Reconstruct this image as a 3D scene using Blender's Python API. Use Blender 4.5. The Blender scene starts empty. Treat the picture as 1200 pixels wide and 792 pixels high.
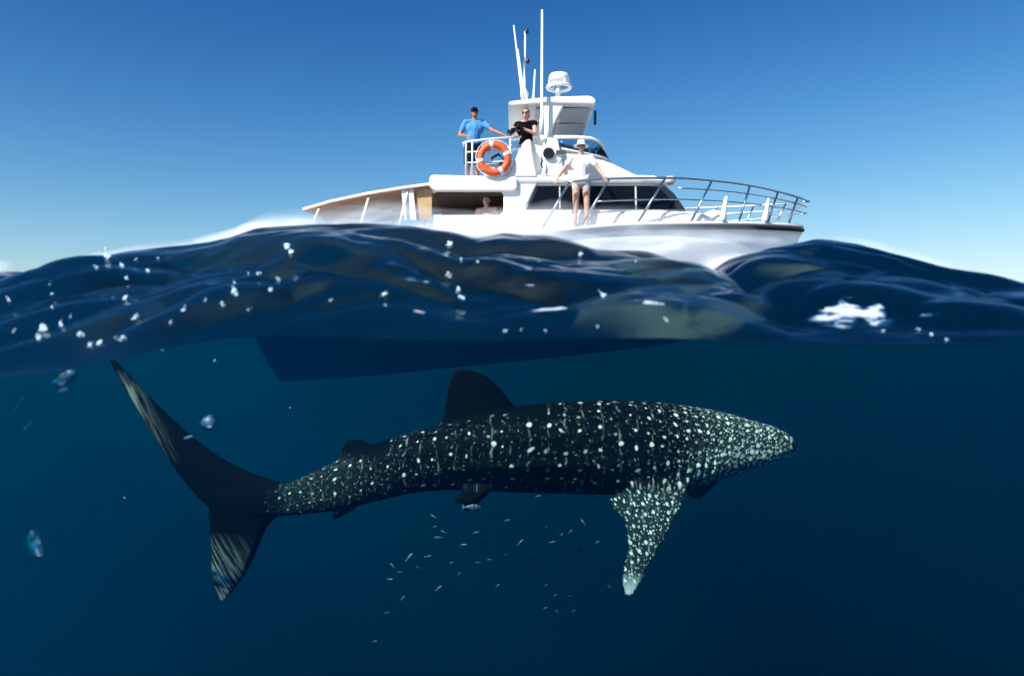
import bpy, bmesh, math, random
import numpy as np
from mathutils import Vector, Matrix, noise

R = math.radians
random.seed(7)
scn = bpy.context.scene
col = scn.collection
FPX = 857.0                      # focal length in photograph pixels (1200 wide)

# ------------------------------------------------------------------ camera
cam_d = bpy.data.cameras.new('camera')
cam_d.sensor_width = 36.0
cam_d.lens = 36.0 * FPX / 1200.0
cam_d.clip_start = 0.02
cam_d.clip_end = 9000.0
cam_d.dof.use_dof = True
cam_d.dof.focus_distance = 8.0
cam_d.dof.aperture_fstop = 3.6
cam = bpy.data.objects.new('camera', cam_d)
col.objects.link(cam)
cam.location = (0, 0, 0)
cam.rotation_euler = (R(90), 0, 0)
scn.camera = cam

# ------------------------------------------------------------------ sky and sun
SUN = Vector((-0.50, -0.52, 0.70)).normalized()      # towards the sun
world = bpy.data.worlds.new('World')
scn.world = world
world.use_nodes = True
wn = world.node_tree.nodes
wl = world.node_tree.links
bg = wn['Background']
sky = wn.new('ShaderNodeTexSky')
sky.sky_type = 'NISHITA'
sky.sun_disc = False
sky.sun_elevation = math.asin(SUN.z)
sky.sun_rotation = math.atan2(SUN.x, SUN.y)
sky.altitude = 0
sky.air_density = 1.0
sky.dust_density = 0.4
sky.ozone_density = 3.0
# photographic contrast on the whole sky: a power curve with a soft shoulder
gam = wn.new('ShaderNodeGamma')
gam.inputs['Gamma'].default_value = 2.0
wl.new(sky.outputs[0], gam.inputs[0])
vm = wn.new('ShaderNodeVectorMath'); vm.operation = 'MULTIPLY_ADD'
vm.inputs[1].default_value = (0.03,)*3; vm.inputs[2].default_value = (1.0,)*3
wl.new(gam.outputs[0], vm.inputs[0])
vd = wn.new('ShaderNodeVectorMath'); vd.operation = 'DIVIDE'
wl.new(gam.outputs[0], vd.inputs[0]); wl.new(vm.outputs[0], vd.inputs[1])
vs_ = wn.new('ShaderNodeVectorMath'); vs_.operation = 'SCALE'; vs_.inputs['Scale'].default_value = 0.5
wl.new(vd.outputs[0], vs_.inputs[0])
hs = wn.new('ShaderNodeHueSaturation')
hs.inputs['Saturation'].default_value = 1.09
hs.inputs['Hue'].default_value = 0.498
wl.new(vs_.outputs[0], hs.inputs['Color'])
wl.new(hs.outputs[0], bg.inputs['Color'])
bg.inputs['Strength'].default_value = 0.061

sun_d = bpy.data.lights.new('sun', 'SUN')
sun_d.energy = 5.0
sun_d.angle = R(0.53)
sun_d.color = (1.0, 0.98, 0.95)
sun = bpy.data.objects.new('sun', sun_d)
col.objects.link(sun)
sun.rotation_euler = (-SUN).to_track_quat('-Z', 'Y').to_euler()
sun.location = (-30, -20, 60)

scn.view_settings.view_transform = 'Standard'
scn.view_settings.look = 'None'
scn.view_settings.exposure = 0.58
scn.view_settings.gamma = 1.0
cy = scn.cycles
cy.use_denoising = True
cy.adaptive_threshold = 0.02
cy.max_bounces = 8
cy.diffuse_bounces = 3
cy.glossy_bounces = 4
cy.transmission_bounces = 8
cy.volume_bounces = 2
cy.transparent_max_bounces = 24
cy.sample_clamp_indirect = 4.0
cy.sample_clamp_direct = 12.0

# ------------------------------------------------------------------ materials
MATS = {}
def new_mat(name):
    m = bpy.data.materials.new(name)
    m.use_nodes = True
    MATS[name] = m
    return m, m.node_tree.nodes, m.node_tree.links

def pmat(name, color, rough=0.5, metal=0.0, spec=0.5, mottled=0.0, scale=6.0, bump=0.0, bscale=60.0, coat=0.0):
    m, n, l = new_mat(name)
    b = n['Principled BSDF']
    b.inputs['Base Color'].default_value = (*color, 1)
    b.inputs['Roughness'].default_value = rough
    b.inputs['Metallic'].default_value = metal
    b.inputs['Specular IOR Level'].default_value = spec
    b.inputs['Coat Weight'].default_value = coat
    tc = n.new('ShaderNodeTexCoord')
    if mottled > 0:
        t = n.new('ShaderNodeTexNoise'); t.inputs['Scale'].default_value = scale
        t.inputs['Detail'].default_value = 5
        l.new(tc.outputs['Object'], t.inputs['Vector'])
        mp = n.new('ShaderNodeMapRange')
        mp.inputs['From Min'].default_value = 0.3; mp.inputs['From Max'].default_value = 0.7
        mp.inputs['To Min'].default_value = 1 - mottled; mp.inputs['To Max'].default_value = 1.0
        l.new(t.outputs['Fac'], mp.inputs['Value'])
        mx = n.new('ShaderNodeMix'); mx.data_type = 'RGBA'; mx.blend_type = 'MULTIPLY'
        mx.inputs['Factor'].default_value = 1
        mx.inputs[6].default_value = (*color, 1)
        l.new(mp.outputs[0], mx.inputs[7])
        l.new(mx.outputs[2], b.inputs['Base Color'])
    if bump > 0:
        t2 = n.new('ShaderNodeTexNoise'); t2.inputs['Scale'].default_value = bscale
        l.new(tc.outputs['Object'], t2.inputs['Vector'])
        bp = n.new('ShaderNodeBump'); bp.inputs['Strength'].default_value = bump
        bp.inputs['Distance'].default_value = 0.02
        l.new(t2.outputs['Fac'], bp.inputs['Height'])
        l.new(bp.outputs[0], b.inputs['Normal'])
    return m

def mapr(n, l, src, a, b, c, d, smooth=True):
    mp = n.new('ShaderNodeMapRange')
    if smooth: mp.interpolation_type = 'SMOOTHSTEP'
    mp.inputs['From Min'].default_value = a; mp.inputs['From Max'].default_value = b
    mp.inputs['To Min'].default_value = c; mp.inputs['To Max'].default_value = d
    l.new(src, mp.inputs['Value'])
    return mp.outputs[0]

def mathn(n, l, op, a, b=None):
    k = n.new('ShaderNodeMath'); k.operation = op
    for i, v in enumerate((a, b)):
        if v is None: continue
        if isinstance(v, (int, float)): k.inputs[i].default_value = v
        else: l.new(v, k.inputs[i])
    return k.outputs[0]

# sea water: one even volume; the skin of the sea is a Fresnel surface
VOL_SC = (0.0008, 0.0218, 0.0650)     # scattering per metre
VOL_AB = (0.120, 0.0205, 0.0105)        # absorption per metre
VOL_G = 0.82
def add_volume(n, l):
    vs = n.new('ShaderNodeVolumeScatter')
    m = max(VOL_SC)
    vs.inputs['Color'].default_value = (*[c / m for c in VOL_SC], 1)
    vs.inputs['Density'].default_value = m
    vs.inputs['Anisotropy'].default_value = VOL_G
    va = n.new('ShaderNodeVolumeAbsorption')
    va.inputs['Color'].default_value = (*[1 - c for c in VOL_AB], 1)
    va.inputs['Density'].default_value = 1.0
    ad = n.new('ShaderNodeAddShader')
    l.new(vs.outputs[0], ad.inputs[0]); l.new(va.outputs[0], ad.inputs[1])
    l.new(ad.outputs[0], n['Material Output'].inputs['Volume'])

def ripple_bump(n, l, s1, s2, strength, dist, shift=(0, 0, 0)):
    tc = n.new('ShaderNodeTexCoord')
    mp = n.new('ShaderNodeMapping'); mp.inputs['Scale'].default_value = (1.0, 1.6, 1.6)
    mp.inputs['Location'].default_value = shift
    l.new(tc.outputs['Object'], mp.inputs['Vector'])
    t = n.new('ShaderNodeTexNoise'); t.inputs['Scale'].default_value = s1; t.inputs['Detail'].default_value = 3
    t.inputs['Distortion'].default_value = 0.6
    l.new(mp.outputs[0], t.inputs['Vector'])
    t2 = n.new('ShaderNodeTexNoise'); t2.inputs['Scale'].default_value = s2; t2.inputs['Detail'].default_value = 2
    l.new(mp.outputs[0], t2.inputs['Vector'])
    h = mathn(n, l, 'ADD', t.outputs['Fac'], mathn(n, l, 'MULTIPLY', t2.outputs['Fac'], 0.3))
    bp = n.new('ShaderNodeBump'); bp.inputs['Strength'].default_value = strength
    bp.inputs['Distance'].default_value = dist
    l.new(h, bp.inputs['Height'])
    return bp.outputs[0]

# one material for the whole body of water; the face attribute 'zone' says which skin it has:
# 0 the steep wave face in front (clear, refracting), 1 open sea (daylight goes straight down,
# sky mirrored by Fresnel), 2 water standing against the camera port and the outer limits
m, n, l = new_mat('sea_water')
wb = ripple_bump(n, l, 7.0, 26.0, 0.05, 0.03)
rf = n.new('ShaderNodeBsdfRefraction'); rf.inputs['IOR'].default_value = 1.333
rf.inputs['Roughness'].default_value = 0.30          # ruffled skin: what lies behind is smeared out
rg = n.new('ShaderNodeBsdfGlossy'); rg.inputs['Roughness'].default_value = 0.06
wf = n.new('ShaderNodeFresnel'); wf.inputs['IOR'].default_value = 1.333
l.new(wb, rf.inputs['Normal']); l.new(wb, rg.inputs['Normal']); l.new(wb, wf.inputs['Normal'])
g = n.new('ShaderNodeMixShader')
l.new(wf.outputs[0], g.inputs[0]); l.new(rf.outputs[0], g.inputs[1]); l.new(rg.outputs[0], g.inputs[2])
nr = ripple_bump(n, l, 0.9, 3.2, 0.10, 0.15, (0.9, 0.3, 0.0))
fr = n.new('ShaderNodeFresnel'); fr.inputs['IOR'].default_value = 1.333
l.new(nr, fr.inputs['Normal'])
tr = n.new('ShaderNodeBsdfTransparent')
gl = n.new('ShaderNodeBsdfGlossy'); gl.inputs['Roughness'].default_value = 0.05
l.new(nr, gl.inputs['Normal'])
zone = n.new('ShaderNodeAttribute'); zone.attribute_name = 'zone'
mx = n.new('ShaderNodeMixShader')
l.new(fr.outputs[0], mx.inputs[0]); l.new(tr.outputs[0], mx.inputs[1]); l.new(gl.outputs[0], mx.inputs[2])
m1 = n.new('ShaderNodeMixShader')
l.new(mathn(n, l, 'GREATER_THAN', zone.outputs['Fac'], 0.5), m1.inputs[0])
l.new(g.outputs[0], m1.inputs[1]); l.new(mx.outputs[0], m1.inputs[2])
m2 = n.new('ShaderNodeMixShader')
l.new(mathn(n, l, 'GREATER_THAN', zone.outputs['Fac'], 1.5), m2.inputs[0])
l.new(m1.outputs[0], m2.inputs[1]); l.new(tr.outputs[0], m2.inputs[2])
l.new(m2.outputs[0], n['Material Output'].inputs['Surface'])
add_volume(n, l)

# ------------------------------------------------------------------ mesh helpers
def origin_of(o):
    v = Vector((0, 0, 0))
    while o is not None:
        v += o.location
        o = o.parent
    return v

def link_mesh(name, me, mat=None, parent=None, smooth=False):
    if mat is not None and len(me.materials) == 0:
        me.materials.append(MATS[mat] if isinstance(mat, str) else mat)
    if smooth:
        me.polygons.foreach_set('use_smooth', [True] * len(me.polygons))
    o = bpy.data.objects.new(name, me)
    col.objects.link(o)
    if parent is not None:
        o.parent = parent
    return o

def mk(name, verts, faces, mat, parent=None, smooth=False, bevel=0.0, recalc=True, bseg=2):
    off = origin_of(parent)
    me = bpy.data.meshes.new(name)
    me.from_pydata([tuple(Vector(v) - off) for v in verts], [], faces)
    if recalc:
        bm = bmesh.new(); bm.from_mesh(me)
        bmesh.ops.recalc_face_normals(bm, faces=bm.faces)
        bm.to_mesh(me); bm.free()
    me.update()
    o = link_mesh(name, me, mat, parent, smooth)
    if bevel > 0:
        b = o.modifiers.new('bevel', 'BEVEL'); b.width = bevel; b.segments = bseg; b.limit_method = 'ANGLE'
        b.angle_limit = R(35)
        if hasattr(b, 'harden_normals'): b.harden_normals = False
    return o

def empty(name, loc, label=None, cat=None, group=None):
    o = bpy.data.objects.new(name, None)
    col.objects.link(o)
    o.location = loc
    o.empty_display_size = 0.2
    if label: tag(o, label, cat, group)
    return o

def tag(o, label=None, cat=None, group=None, kind=None):
    if label: o['label'] = label
    if cat: o['category'] = cat
    if group: o['group'] = group
    if kind: o['kind'] = kind
    return o

def P(px, py, d):
    """photograph pixel -> world point standing at distance d"""
    return Vector(((px - 600.0) * d / FPX, d, (396.0 - py) * d / FPX))

class MB:
    def __init__(s): s.v = []; s.f = []
    def add(s, v, f):
        k = len(s.v); s.v += [tuple(p) for p in v]; s.f += [tuple(i + k for i in q) for q in f]; return s
    def box(s, a, b):
        x0, y0, z0 = a; x1, y1, z1 = b
        return s.add([(x0,y0,z0),(x1,y0,z0),(x1,y1,z0),(x0,y1,z0),(x0,y0,z1),(x1,y0,z1),(x1,y1,z1),(x0,y1,z1)],
                     [(0,3,2,1),(4,5,6,7),(0,1,5,4),(1,2,6,5),(2,3,7,6),(3,0,4,7)])
    def tube(s, pts, r, seg=8, closed=False):
        pts = [Vector(p) for p in pts]
        rs = r if isinstance(r, (list, tuple)) else [r] * len(pts)
        N = len(pts); v = []; up = None
        for i, p in enumerate(pts):
            if closed: t = (pts[(i+1) % N] - pts[i-1]).normalized()
            else: t = (pts[min(i+1, N-1)] - pts[max(i-1, 0)]).normalized()
            if up is None:
                up = Vector((0,0,1)) if abs(t.z) < 0.9 else Vector((1,0,0))
            a = (up - t * up.dot(t)).normalized(); up = a
            b = t.cross(a)
            for k in range(seg):
                q = 2*math.pi*k/seg
                v.append(p + (a*math.cos(q) + b*math.sin(q)) * rs[i])
        f = []
        for i in range(N if closed else N-1):
            j = (i+1) % N
            for k in range(seg):
                k2 = (k+1) % seg
                f.append((i*seg+k, i*seg+k2, j*seg+k2, j*seg+k))
        if not closed:
            f.append(tuple(range(seg-1, -1, -1))); f.append(tuple((N-1)*seg+k for k in range(seg)))
        return s.add(v, f)
    def capsule(s, p0, p1, r0, r1, seg=12):
        p0 = Vector(p0); p1 = Vector(p1); d = p1 - p0; L = d.length
        t = d / L if L > 1e-6 else Vector((0,0,1))
        pts = []; rs = []
        for k in range(5):
            a = R(90 - 22.5*k) if k else R(86)
            pts.append(p0 - t*r0*math.sin(a)); rs.append(r0*math.cos(a))
        for k in range(5):
            a = R(22.5*k) if k < 4 else R(86)
            pts.append(p1 + t*r1*math.sin(a)); rs.append(r1*math.cos(a))
        return s.tube(pts, rs, seg)
    def ell(s, c, r, seg=16, rings=10, rot=None):
        c = Vector(c); v = []; f = []
        for i in range(1, rings):
            th = math.pi*i/rings
            for k in range(seg):
                ph = 2*math.pi*k/seg
                q = Vector((r[0]*math.sin(th)*math.cos(ph), r[1]*math.sin(th)*math.sin(ph), r[2]*math.cos(th)))
                if rot is not None: q = rot @ q
                v.append(c + q)
        for i in range(rings-2):
            for k in range(seg):
                f.append((i*seg+k, (i+1)*seg+k, (i+1)*seg+(k+1)%seg, i*seg+(k+1)%seg))
        f.append(tuple(range(seg))); f.append(tuple((rings-2)*seg+k for k in range(seg-1,-1,-1)))
        return s.add(v, f)
    def prism(s, poly, y0, y1, lean=0.0, zref=0.0):
        """polygon of (x, z) between y0 and y1; lean pulls both sides in with height"""
        N = len(poly)
        v = [(x, y0 + lean*(z-zref), z) for x, z in poly] + [(x, y1 - lean*(z-zref), z) for x, z in poly]
        f = [tuple(range(N)), tuple(range(2*N-1, N-1, -1))]
        for i in range(N):
            j = (i+1) % N
            f.append((i, i+N, j+N, j))
        return s.add(v, f)
    def loft(s, rings, cap=True, closed=True):
        n = len(rings[0]); v = [p for r in rings for p in r]; f = []
        for i in range(len(rings)-1):
            for k in range(n if closed else n-1):
                k2 = (k+1) % n
                f.append((i*n+k, i*n+k2, (i+1)*n+k2, (i+1)*n+k))
        if cap:
            f.append(tuple(range(n-1,-1,-1))); f.append(tuple((len(rings)-1)*n+k for k in range(n)))
        return s.add(v, f)
    def lathe(s, prof, c, axis='z', seg=24):
        """profile (r, h) round an axis through c"""
        rings = []
        for r, h in prof:
            ring = []
            for k in range(seg):
                a = 2*math.pi*k/seg
                if axis == 'z': q = (r*math.cos(a), r*math.sin(a), h)
                elif axis == 'y': q = (r*math.cos(a), h, r*math.sin(a))
                else: q = (h, r*math.cos(a), r*math.sin(a))
                ring.append((c[0]+q[0], c[1]+q[1], c[2]+q[2]))
            rings.append(ring)
        return s.loft(rings)
    def build(s, name, mat, parent=None, **kw):
        return mk(name, s.v, s.f, mat, parent, **kw)

def remeshed(mb, voxel, smooth_it=2, fac=0.5):
    """fuse overlapping closed pieces into one continuous skin"""
    me = bpy.data.meshes.new('tmp')
    me.from_pydata(mb.v, [], mb.f)
    bm = bmesh.new(); bm.from_mesh(me); bmesh.ops.recalc_face_normals(bm, faces=bm.faces); bm.to_mesh(me); bm.free()
    o = bpy.data.objects.new('tmp', me); col.objects.link(o)
    r = o.modifiers.new('r', 'REMESH'); r.mode = 'VOXEL'; r.voxel_size = voxel
    if smooth_it:
        sm = o.modifiers.new('s', 'SMOOTH'); sm.factor = fac; sm.iterations = smooth_it
    dg = bpy.context.evaluated_depsgraph_get()
    out = bpy.data.meshes.new_from_object(o.evaluated_get(dg))
    bpy.data.objects.remove(o); bpy.data.meshes.remove(me)
    out.materials.clear()
    return out

def fused(name, mb, voxel, mat, parent=None, smooth_it=2, fac=0.5):
    me = remeshed(mb, voxel, smooth_it, fac)
    off = origin_of(parent)
    me.transform(Matrix.Translation(-off))
    me.name = name
    return link_mesh(name, me, mat, parent, smooth=True)

# ------------------------------------------------------------------ the sea
Y0, YC = 1.20, 1.92
FRONT = [(-400,450),(-100,446),(0,440),(100,430),(180,412),(270,397),(330,394),(420,396),(530,398),(700,398),(830,398),(900,400),(1000,402),(1100,400),(1200,397),(1300,392),(1600,396)]
CREST = [(-400,330),(-120,312),(-30,312),(0,322),(22,346),(50,322),(100,300),(150,291),(220,285),(270,276),(300,266),(360,262),(430,258),(480,262),(530,273),(556,281),(590,275),(640,279),(700,290),(760,296),(800,305),(828,321),(852,305),(900,290),(955,282),(1000,287),(1030,298),(1060,312),(1120,322),(1160,331),(1200,345),(1260,352),(1330,335),(1600,330)]
fx = np.array([(p-600)/FPX*Y0 for p, _ in FRONT]); fz = np.array([(396-q)/FPX*Y0 for _, q in FRONT])
cx = np.array([(p-600)/FPX*YC for p, _ in CREST]); cz = np.array([(396-q)/FPX*YC for _, q in CREST])

def sea_h(X, Y):
    """height of the sea surface, numpy arrays"""
    def n3(x, y, s, off):
        return (np.sin(x*s*1.3 + off + 1.7*np.sin(y*s*0.9 + off*1.3)) + np.sin(y*s*1.7 - x*s*0.6 + off*2.1 + 1.3*np.sin(x*s*0.7 - off)))*0.5
    def sm(a): a = np.clip(a, 0, 1); return a*a*(3-2*a)
    f = np.interp(X, fx, fz)
    c = np.interp(X, cx, cz)
    c = 0.5*c + 0.25*np.interp(X-0.012, cx, cz) + 0.25*np.interp(X+0.012, cx, cz)
    t = np.clip((Y - Y0)/(YC - Y0), 0, 1)
    up = 0.25*np.sin(t*math.pi/2) + 0.75*t
    near = f + (c - f)*up
    back = sm((Y - YC)/1.6) + (Y < Y0)*sm((Y0 - 4.2 - Y)/6)
    swell = 0.08*n3(X, Y, 0.45, 1.9) + 0.03*n3(X, Y, 1.3, 2.0)
    far_fade = 1.0/(1.0 + np.maximum(0, np.abs(Y)-60)/60)
    h = near*(1-back) + back*(swell*far_fade + 0.17)
    # ripples over the wave face, running along it
    w = np.clip(1.0 - np.abs(X)/6, 0, 1)*np.clip(1.0-(Y-2.6)/2, 0, 1)
    env = np.sin(np.clip(t, 0, 1)*math.pi)**0.7*(Y <= YC) + (Y > YC)*0.3
    calm = 0.012*n3(X, Y*0.5, 6.0, 0.3) + 0.006*n3(X+0.1*Y, Y*0.4, 13.0, 1.9) + 0.003*n3(X+0.3*Y, Y*1.5, 15.0, 2.9) + 0.0008*n3(X-0.4*Y, Y*1.6, 31.0, 4.4)
    # rounded glassy lobes with narrow hollows between them
    wx = X + 0.06*np.sin(Y*9.0 + 3.0*X); wy = Y + 0.05*np.sin(X*5.3 + 1.0)
    lobe = np.abs(np.sin(wx*6.3 + 0.8 + 1.3*np.sin(wy*4.1)))*np.abs(np.sin(wy*8.4 + 0.9*np.sin(wx*3.7 + 2.0)))
    lobe2 = np.abs(np.sin(wx*12.7 + 2.1 + 1.5*np.sin(wy*7.0)))*np.abs(np.sin(wy*15.0 + 1.2*np.sin(wx*8.1)))
    blob = 0.030*(lobe - 0.4) + 0.012*(lobe2 - 0.4)
    edge = np.clip(t/0.15, 0, 1)
    h = h + w*(0.25+env)*calm + w*blob*edge*np.where(Y <= YC, 1.0, np.clip(1-(Y-YC)/0.5, 0, 1))*(0.45+0.55*env)
    return h

def axis(lo, hi, step, far, grow=1.16):
    a = list(np.arange(lo, hi+1e-6, step)); s = step
    while a[-1] < far: s *= grow; a.append(min(a[-1]+s, far))
    return a
half = axis(0, 1.5, 0.006, 4000)
half = sorted(set(half) | {2.6})
xs = np.array([-v for v in half[:0:-1]] + half)
ya = axis(Y0, 2.1, 0.006, 6000, 1.09)
yb = [Y0 - v for v in axis(0.35, 3.85, 0.35, 3000, 1.25)]
ys = np.array(yb[::-1] + ya)
XX, YY = np.meshgrid(xs, ys)
ZZ = sea_h(XX, YY)
nx, ny = len(xs), len(ys)
# dry well round the camera port: the water stands against its walls
WX, WY, WZ = 2.6, yb[10], -1.0
verts = np.stack([XX.ravel(), YY.ravel(), ZZ.ravel()], 1).tolist()
faces = []; mats = []
hole = np.zeros((ny-1, nx-1), bool)
for j in range(ny-1):
    ym = 0.5*(ys[j]+ys[j+1])
    for i in range(nx-1):
        xm = 0.5*(xs[i]+xs[i+1])
        if abs(xm) < WX and WY < ym < Y0:
            hole[j, i] = True
            continue
        a = j*nx+i
        faces.append((a, a+1, a+nx+1, a+nx)); mats.append(0 if (Y0 <= ym < 2.6 and abs(xm) < 4) else 1)
def wall(ring, depth):
    base = len(verts); N = len(ring)
    for k in ring: verts.append([verts[k][0], verts[k][1], depth])
    for k in range(N):
        k2 = (k+1) % N
        faces.append((ring[k], base+k, base+k2, ring[k2])); mats.append(2)
    faces.append(tuple(base+k for k in range(N-1, -1, -1))); mats.append(2)
i0 = int(np.argmin(abs(xs+WX))); i1 = int(np.argmin(abs(xs-WX)))
j0 = int(np.argmin(abs(ys-WY))); j1 = int(np.argmin(abs(ys-Y0)))
def ring_of(i0, i1, j0, j1):
    return [j0*nx+i for i in range(i0, i1)] + [j*nx+i1 for j in range(j0, j1)] + [j1*nx+i for i in range(i1, i0, -1)] + [j*nx+i0 for j in range(j1, j0, -1)]
wall(ring_of(0, nx-1, 0, ny-1), -120.0)
wall(ring_of(i0, i1, j0, j1)[::-1], WZ)
me = bpy.data.meshes.new('sea')
me.from_pydata(verts, [], faces)
me.materials.append(MATS['sea_water'])
me.attributes.new('zone', 'FLOAT', 'FACE').data.foreach_set('value', [float(v) for v in mats])
me.polygons.foreach_set('use_smooth', [True] * len(mats))   # one smooth flag: the volume reads as one body
bm = bmesh.new(); bm.from_mesh(me)
bmesh.ops.delete(bm, geom=[v for v in bm.verts if not v.link_faces], context='VERTS')
bmesh.ops.recalc_face_normals(bm, faces=bm.faces)
zl = bm.faces.layers.float['zone']
for e in bm.edges:
    e.smooth = len({f[zl] > 1.5 for f in e.link_faces}) == 1
bm.to_mesh(me); bm.free()
me.update()
sea = bpy.data.objects.new('sea', me); col.objects.link(sea)
tag(sea, 'deep blue sea with a steep dark wave rising along its front', kind='structure')

def wave_hit(px, py):
    """where a line of sight first meets the wave face"""
    dx, dz = (px-600)/FPX, (396-py)/FPX
    y = np.arange(Y0, 3.0, 0.002)
    h = sea_h(dx*y, y)
    k = np.nonzero(h >= dz*y)[0]
    yy = y[k[0]] if len(k) else YC
    return Vector((dx*yy, yy, dz*yy))

#MARK_SHARK begin
# ------------------------------------------------------------------ the whale shark
SD = 5.3                                    # metres from the port to the shark's midline
def S(px, py, dy=0.0):
    """flank outline drawn at the shark's own distance, moved dy metres along the view axis"""
    return P(px, py, SD + dy)
# station: x, back, belly (photo px of the flank outline), half width / half height
ST = [(931,518,524,1.3),(928,513,528,1.6),(921,507,534,1.75),(905,500,538,1.6),(880,491.5,546,1.4),(850,483.5,555,1.22),(820,477.5,567,1.1),
      (790,473,574,1.03),(750,470,577,0.98),(700,469,578,0.94),(650,471,577,0.92),(600,477,576,0.9),(560,487,574,0.88),(520,498,573,0.86),
      (480,507,577,0.82),(440,519,587,0.76),(400,537,597,0.68),(370,551,601,0.62),(335,568,604,0.6),(305,578,605,0.5),(280,583,602,0.4)]
st = np.array(ST, float)
stx = (st[:,0]-600)*SD/FPX; stt = (396-st[:,1])*SD/FPX; stb = (396-st[:,2])*SD/FPX; stw = st[:,3]
ox = np.argsort(stx)
def bend(x):                                 # the tail swings slightly away from the viewer
    t = np.clip((-0.3 - x)/1.8, 0, None)
    return 0.13*t**1.7
def body_at(x):
    xx = np.asarray(x, float)
    top = np.interp(xx, stx[ox], stt[ox]); bot = np.interp(xx, stx[ox], stb[ox]); w = np.interp(xx, stx[ox], stw[ox])
    return 0.5*(top+bot), 0.5*(top-bot), w
sb = MB()
rings = []
X = np.concatenate([np.linspace(stx.min(), stx.max()-0.16, 90), np.linspace(stx.max()-0.15, stx.max(), 14)])
# smooth the station lines a little so the back has no corners
def smooth_line(v, k=5):
    p = np.pad(v, k, mode='edge'); return np.convolve(p, np.hanning(2*k+1)/np.hanning(2*k+1).sum(), 'same')[k:-k]
CZ, RZ, WW = body_at(X)
CZ = smooth_line(CZ); RZ[:-12] = smooth_line(RZ)[:-12]; WW = smooth_line(WW)
for x, zc, rz, w in zip(X, CZ, RZ, WW):
    ring = []
    yo = float(bend(x))
    for k in range(56):
        a = 2*math.pi*k/56
        ca, sa = math.cos(a), math.sin(a)
        ry = rz*w
        # flattened back, ridges along the flank, belly tucked in beneath the lowest ridge
        rr = 1.0
        rr += 0.035*math.exp(-((sa-0.35)/0.10)**2) + 0.030*math.exp(-((sa-0.72)/0.08)**2)
        keel = math.exp(-((x+0.05)/0.62)**2)
        rr += 0.05*keel*math.exp(-((sa+0.22)/0.10)**2)
        flank = 1.0 - 0.24*keel*max(0.0, min(1.0, (-sa-0.25)/0.3))
        hd_ = max(0.0, min(1.0, (x-1.0)/0.7)); py = ry*(abs(ca)**(0.85-0.35*hd_))*(1 if ca > 0 else -1)*rr*flank
        pz = rz*(abs(sa)**0.92)*(1 if sa > 0 else -1)
        ring.append((x*(SD+yo)/SD, SD + yo + py, (zc + pz)*(SD+yo)/SD))
    rings.append(ring)
sb.loft(rings)
def fin(L, T, thick, n=26, m=9, dyr=0.0, dyt=0.0, tip=True):
    """leading and trailing edge lines (px) lofted to an aerofoil; dyr/dyt set the root and tip off the midline"""
    def res(pts, n):
        pts = np.array(pts, float); d = np.r_[0, np.cumsum(np.hypot(*np.diff(pts, axis=0).T))]
        t = np.linspace(0, d[-1], n)
        # round the polyline off
        q = np.stack([np.interp(t, d, pts[:,0]), np.interp(t, d, pts[:,1])], 1)
        for _ in range(3): q[1:-1] = 0.25*q[:-2] + 0.5*q[1:-1] + 0.25*q[2:]
        return q
    A, B = res(L, n), res(T, n); rs = []
    for i in range(n):
        t = i/(n-1); dy = dyr + (dyt-dyr)*t
        yo = float(bend((0.5*(A[i][0]+B[i][0])-600)*SD/FPX))
        a, b = S(*A[i], dy+yo), S(*B[i], dy+yo)
        th = (thick*(1-t)**0.8 + 0.012)
        ch = b - a
        nrm = Vector((0, 1, 0)) if abs(dyt-dyr) < 0.05 else Vector((0.25, 0.72, 0.55)).normalized()
        ring = []
        for k in range(m):
            u = k/(m-1); h = th*(1.6*math.sqrt(max(u,0))*(1-u)**0.75) + 0.006
            ring.append(a + ch*u + nrm*h)
        for k in range(m-2, 0, -1):
            u = k/(m-1); h = th*(1.6*math.sqrt(max(u,0))*(1-u)**0.75) + 0.006
            ring.append(a + ch*u - nrm*h)
        rs.append(ring)
    # rounded tip
    tipd = (sum(rs[-1], Vector()) - sum(rs[-2], Vector()))/len(rs[-1]); tipd.normalize()
    cen = sum(rs[-1], Vector())/len(rs[-1]); chl = (rs[-1][0]-rs[-1][m-1]).length
    for sc_, ad in (((0.82, 0.22), (0.5, 0.38)) if tip else ((0.8, 0.08), (0.4, 0.12))):
        rs.append([cen + (q-cen)*sc_ + tipd*chl*ad for q in rs[n-1]])
    sb.loft(rs)
fin([(632,505),(606,478),(588,455),(572,440),(556,434),(546,433)], [(500,520),(512,503),(519,485),(522,465),(526,446),(532,436)], 0.055, tip=False)
fin([(452,540),(440,523),(428,516),(418,515)], [(388,556),(396,537),(400,524),(405,517)], 0.032, tip=False)
fin([(365,575),(300,556),(258,536),(215,503),(178,467),(150,437),(129,416)], [(310,606),(262,606),(238,594),(203,550),(166,490),(140,448),(125,415)], 0.055)
fin([(350,590),(316,612),(302,645),(286,678),(266,701)], [(245,575),(243,618),(246,650),(248,684),(257,701)], 0.045)
fin([(816,530),(808,572),(797,602),(776,640),(758,668),(753,684),(744,694)], [(760,548),(735,570),(704,587),(730,606),(736,640),(729,668),(725,682),(731,694)], 0.05, dyr=-0.22, dyt=-0.55)
fin([(846,545),(842,566),(826,580)], [(790,548),(794,568),(806,580)], 0.05, dyr=0.18, dyt=0.45)
fin([(590,560),(566,582),(540,597)], [(546,560),(534,580),(525,597)], 0.03, dyr=-0.10, dyt=-0.26)
fin([(590,560),(572,580),(556,594)], [(546,560),(540,578),(540,594)], 0.03, dyr=0.10, dyt=0.26)
fin([(428,584),(414,598),(400,605)], [(394,590),(390,600),(389,606)], 0.03)
sme = remeshed(sb, 0.0105, 2, 0.5)
nv_ = len(sme.vertices)
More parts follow.
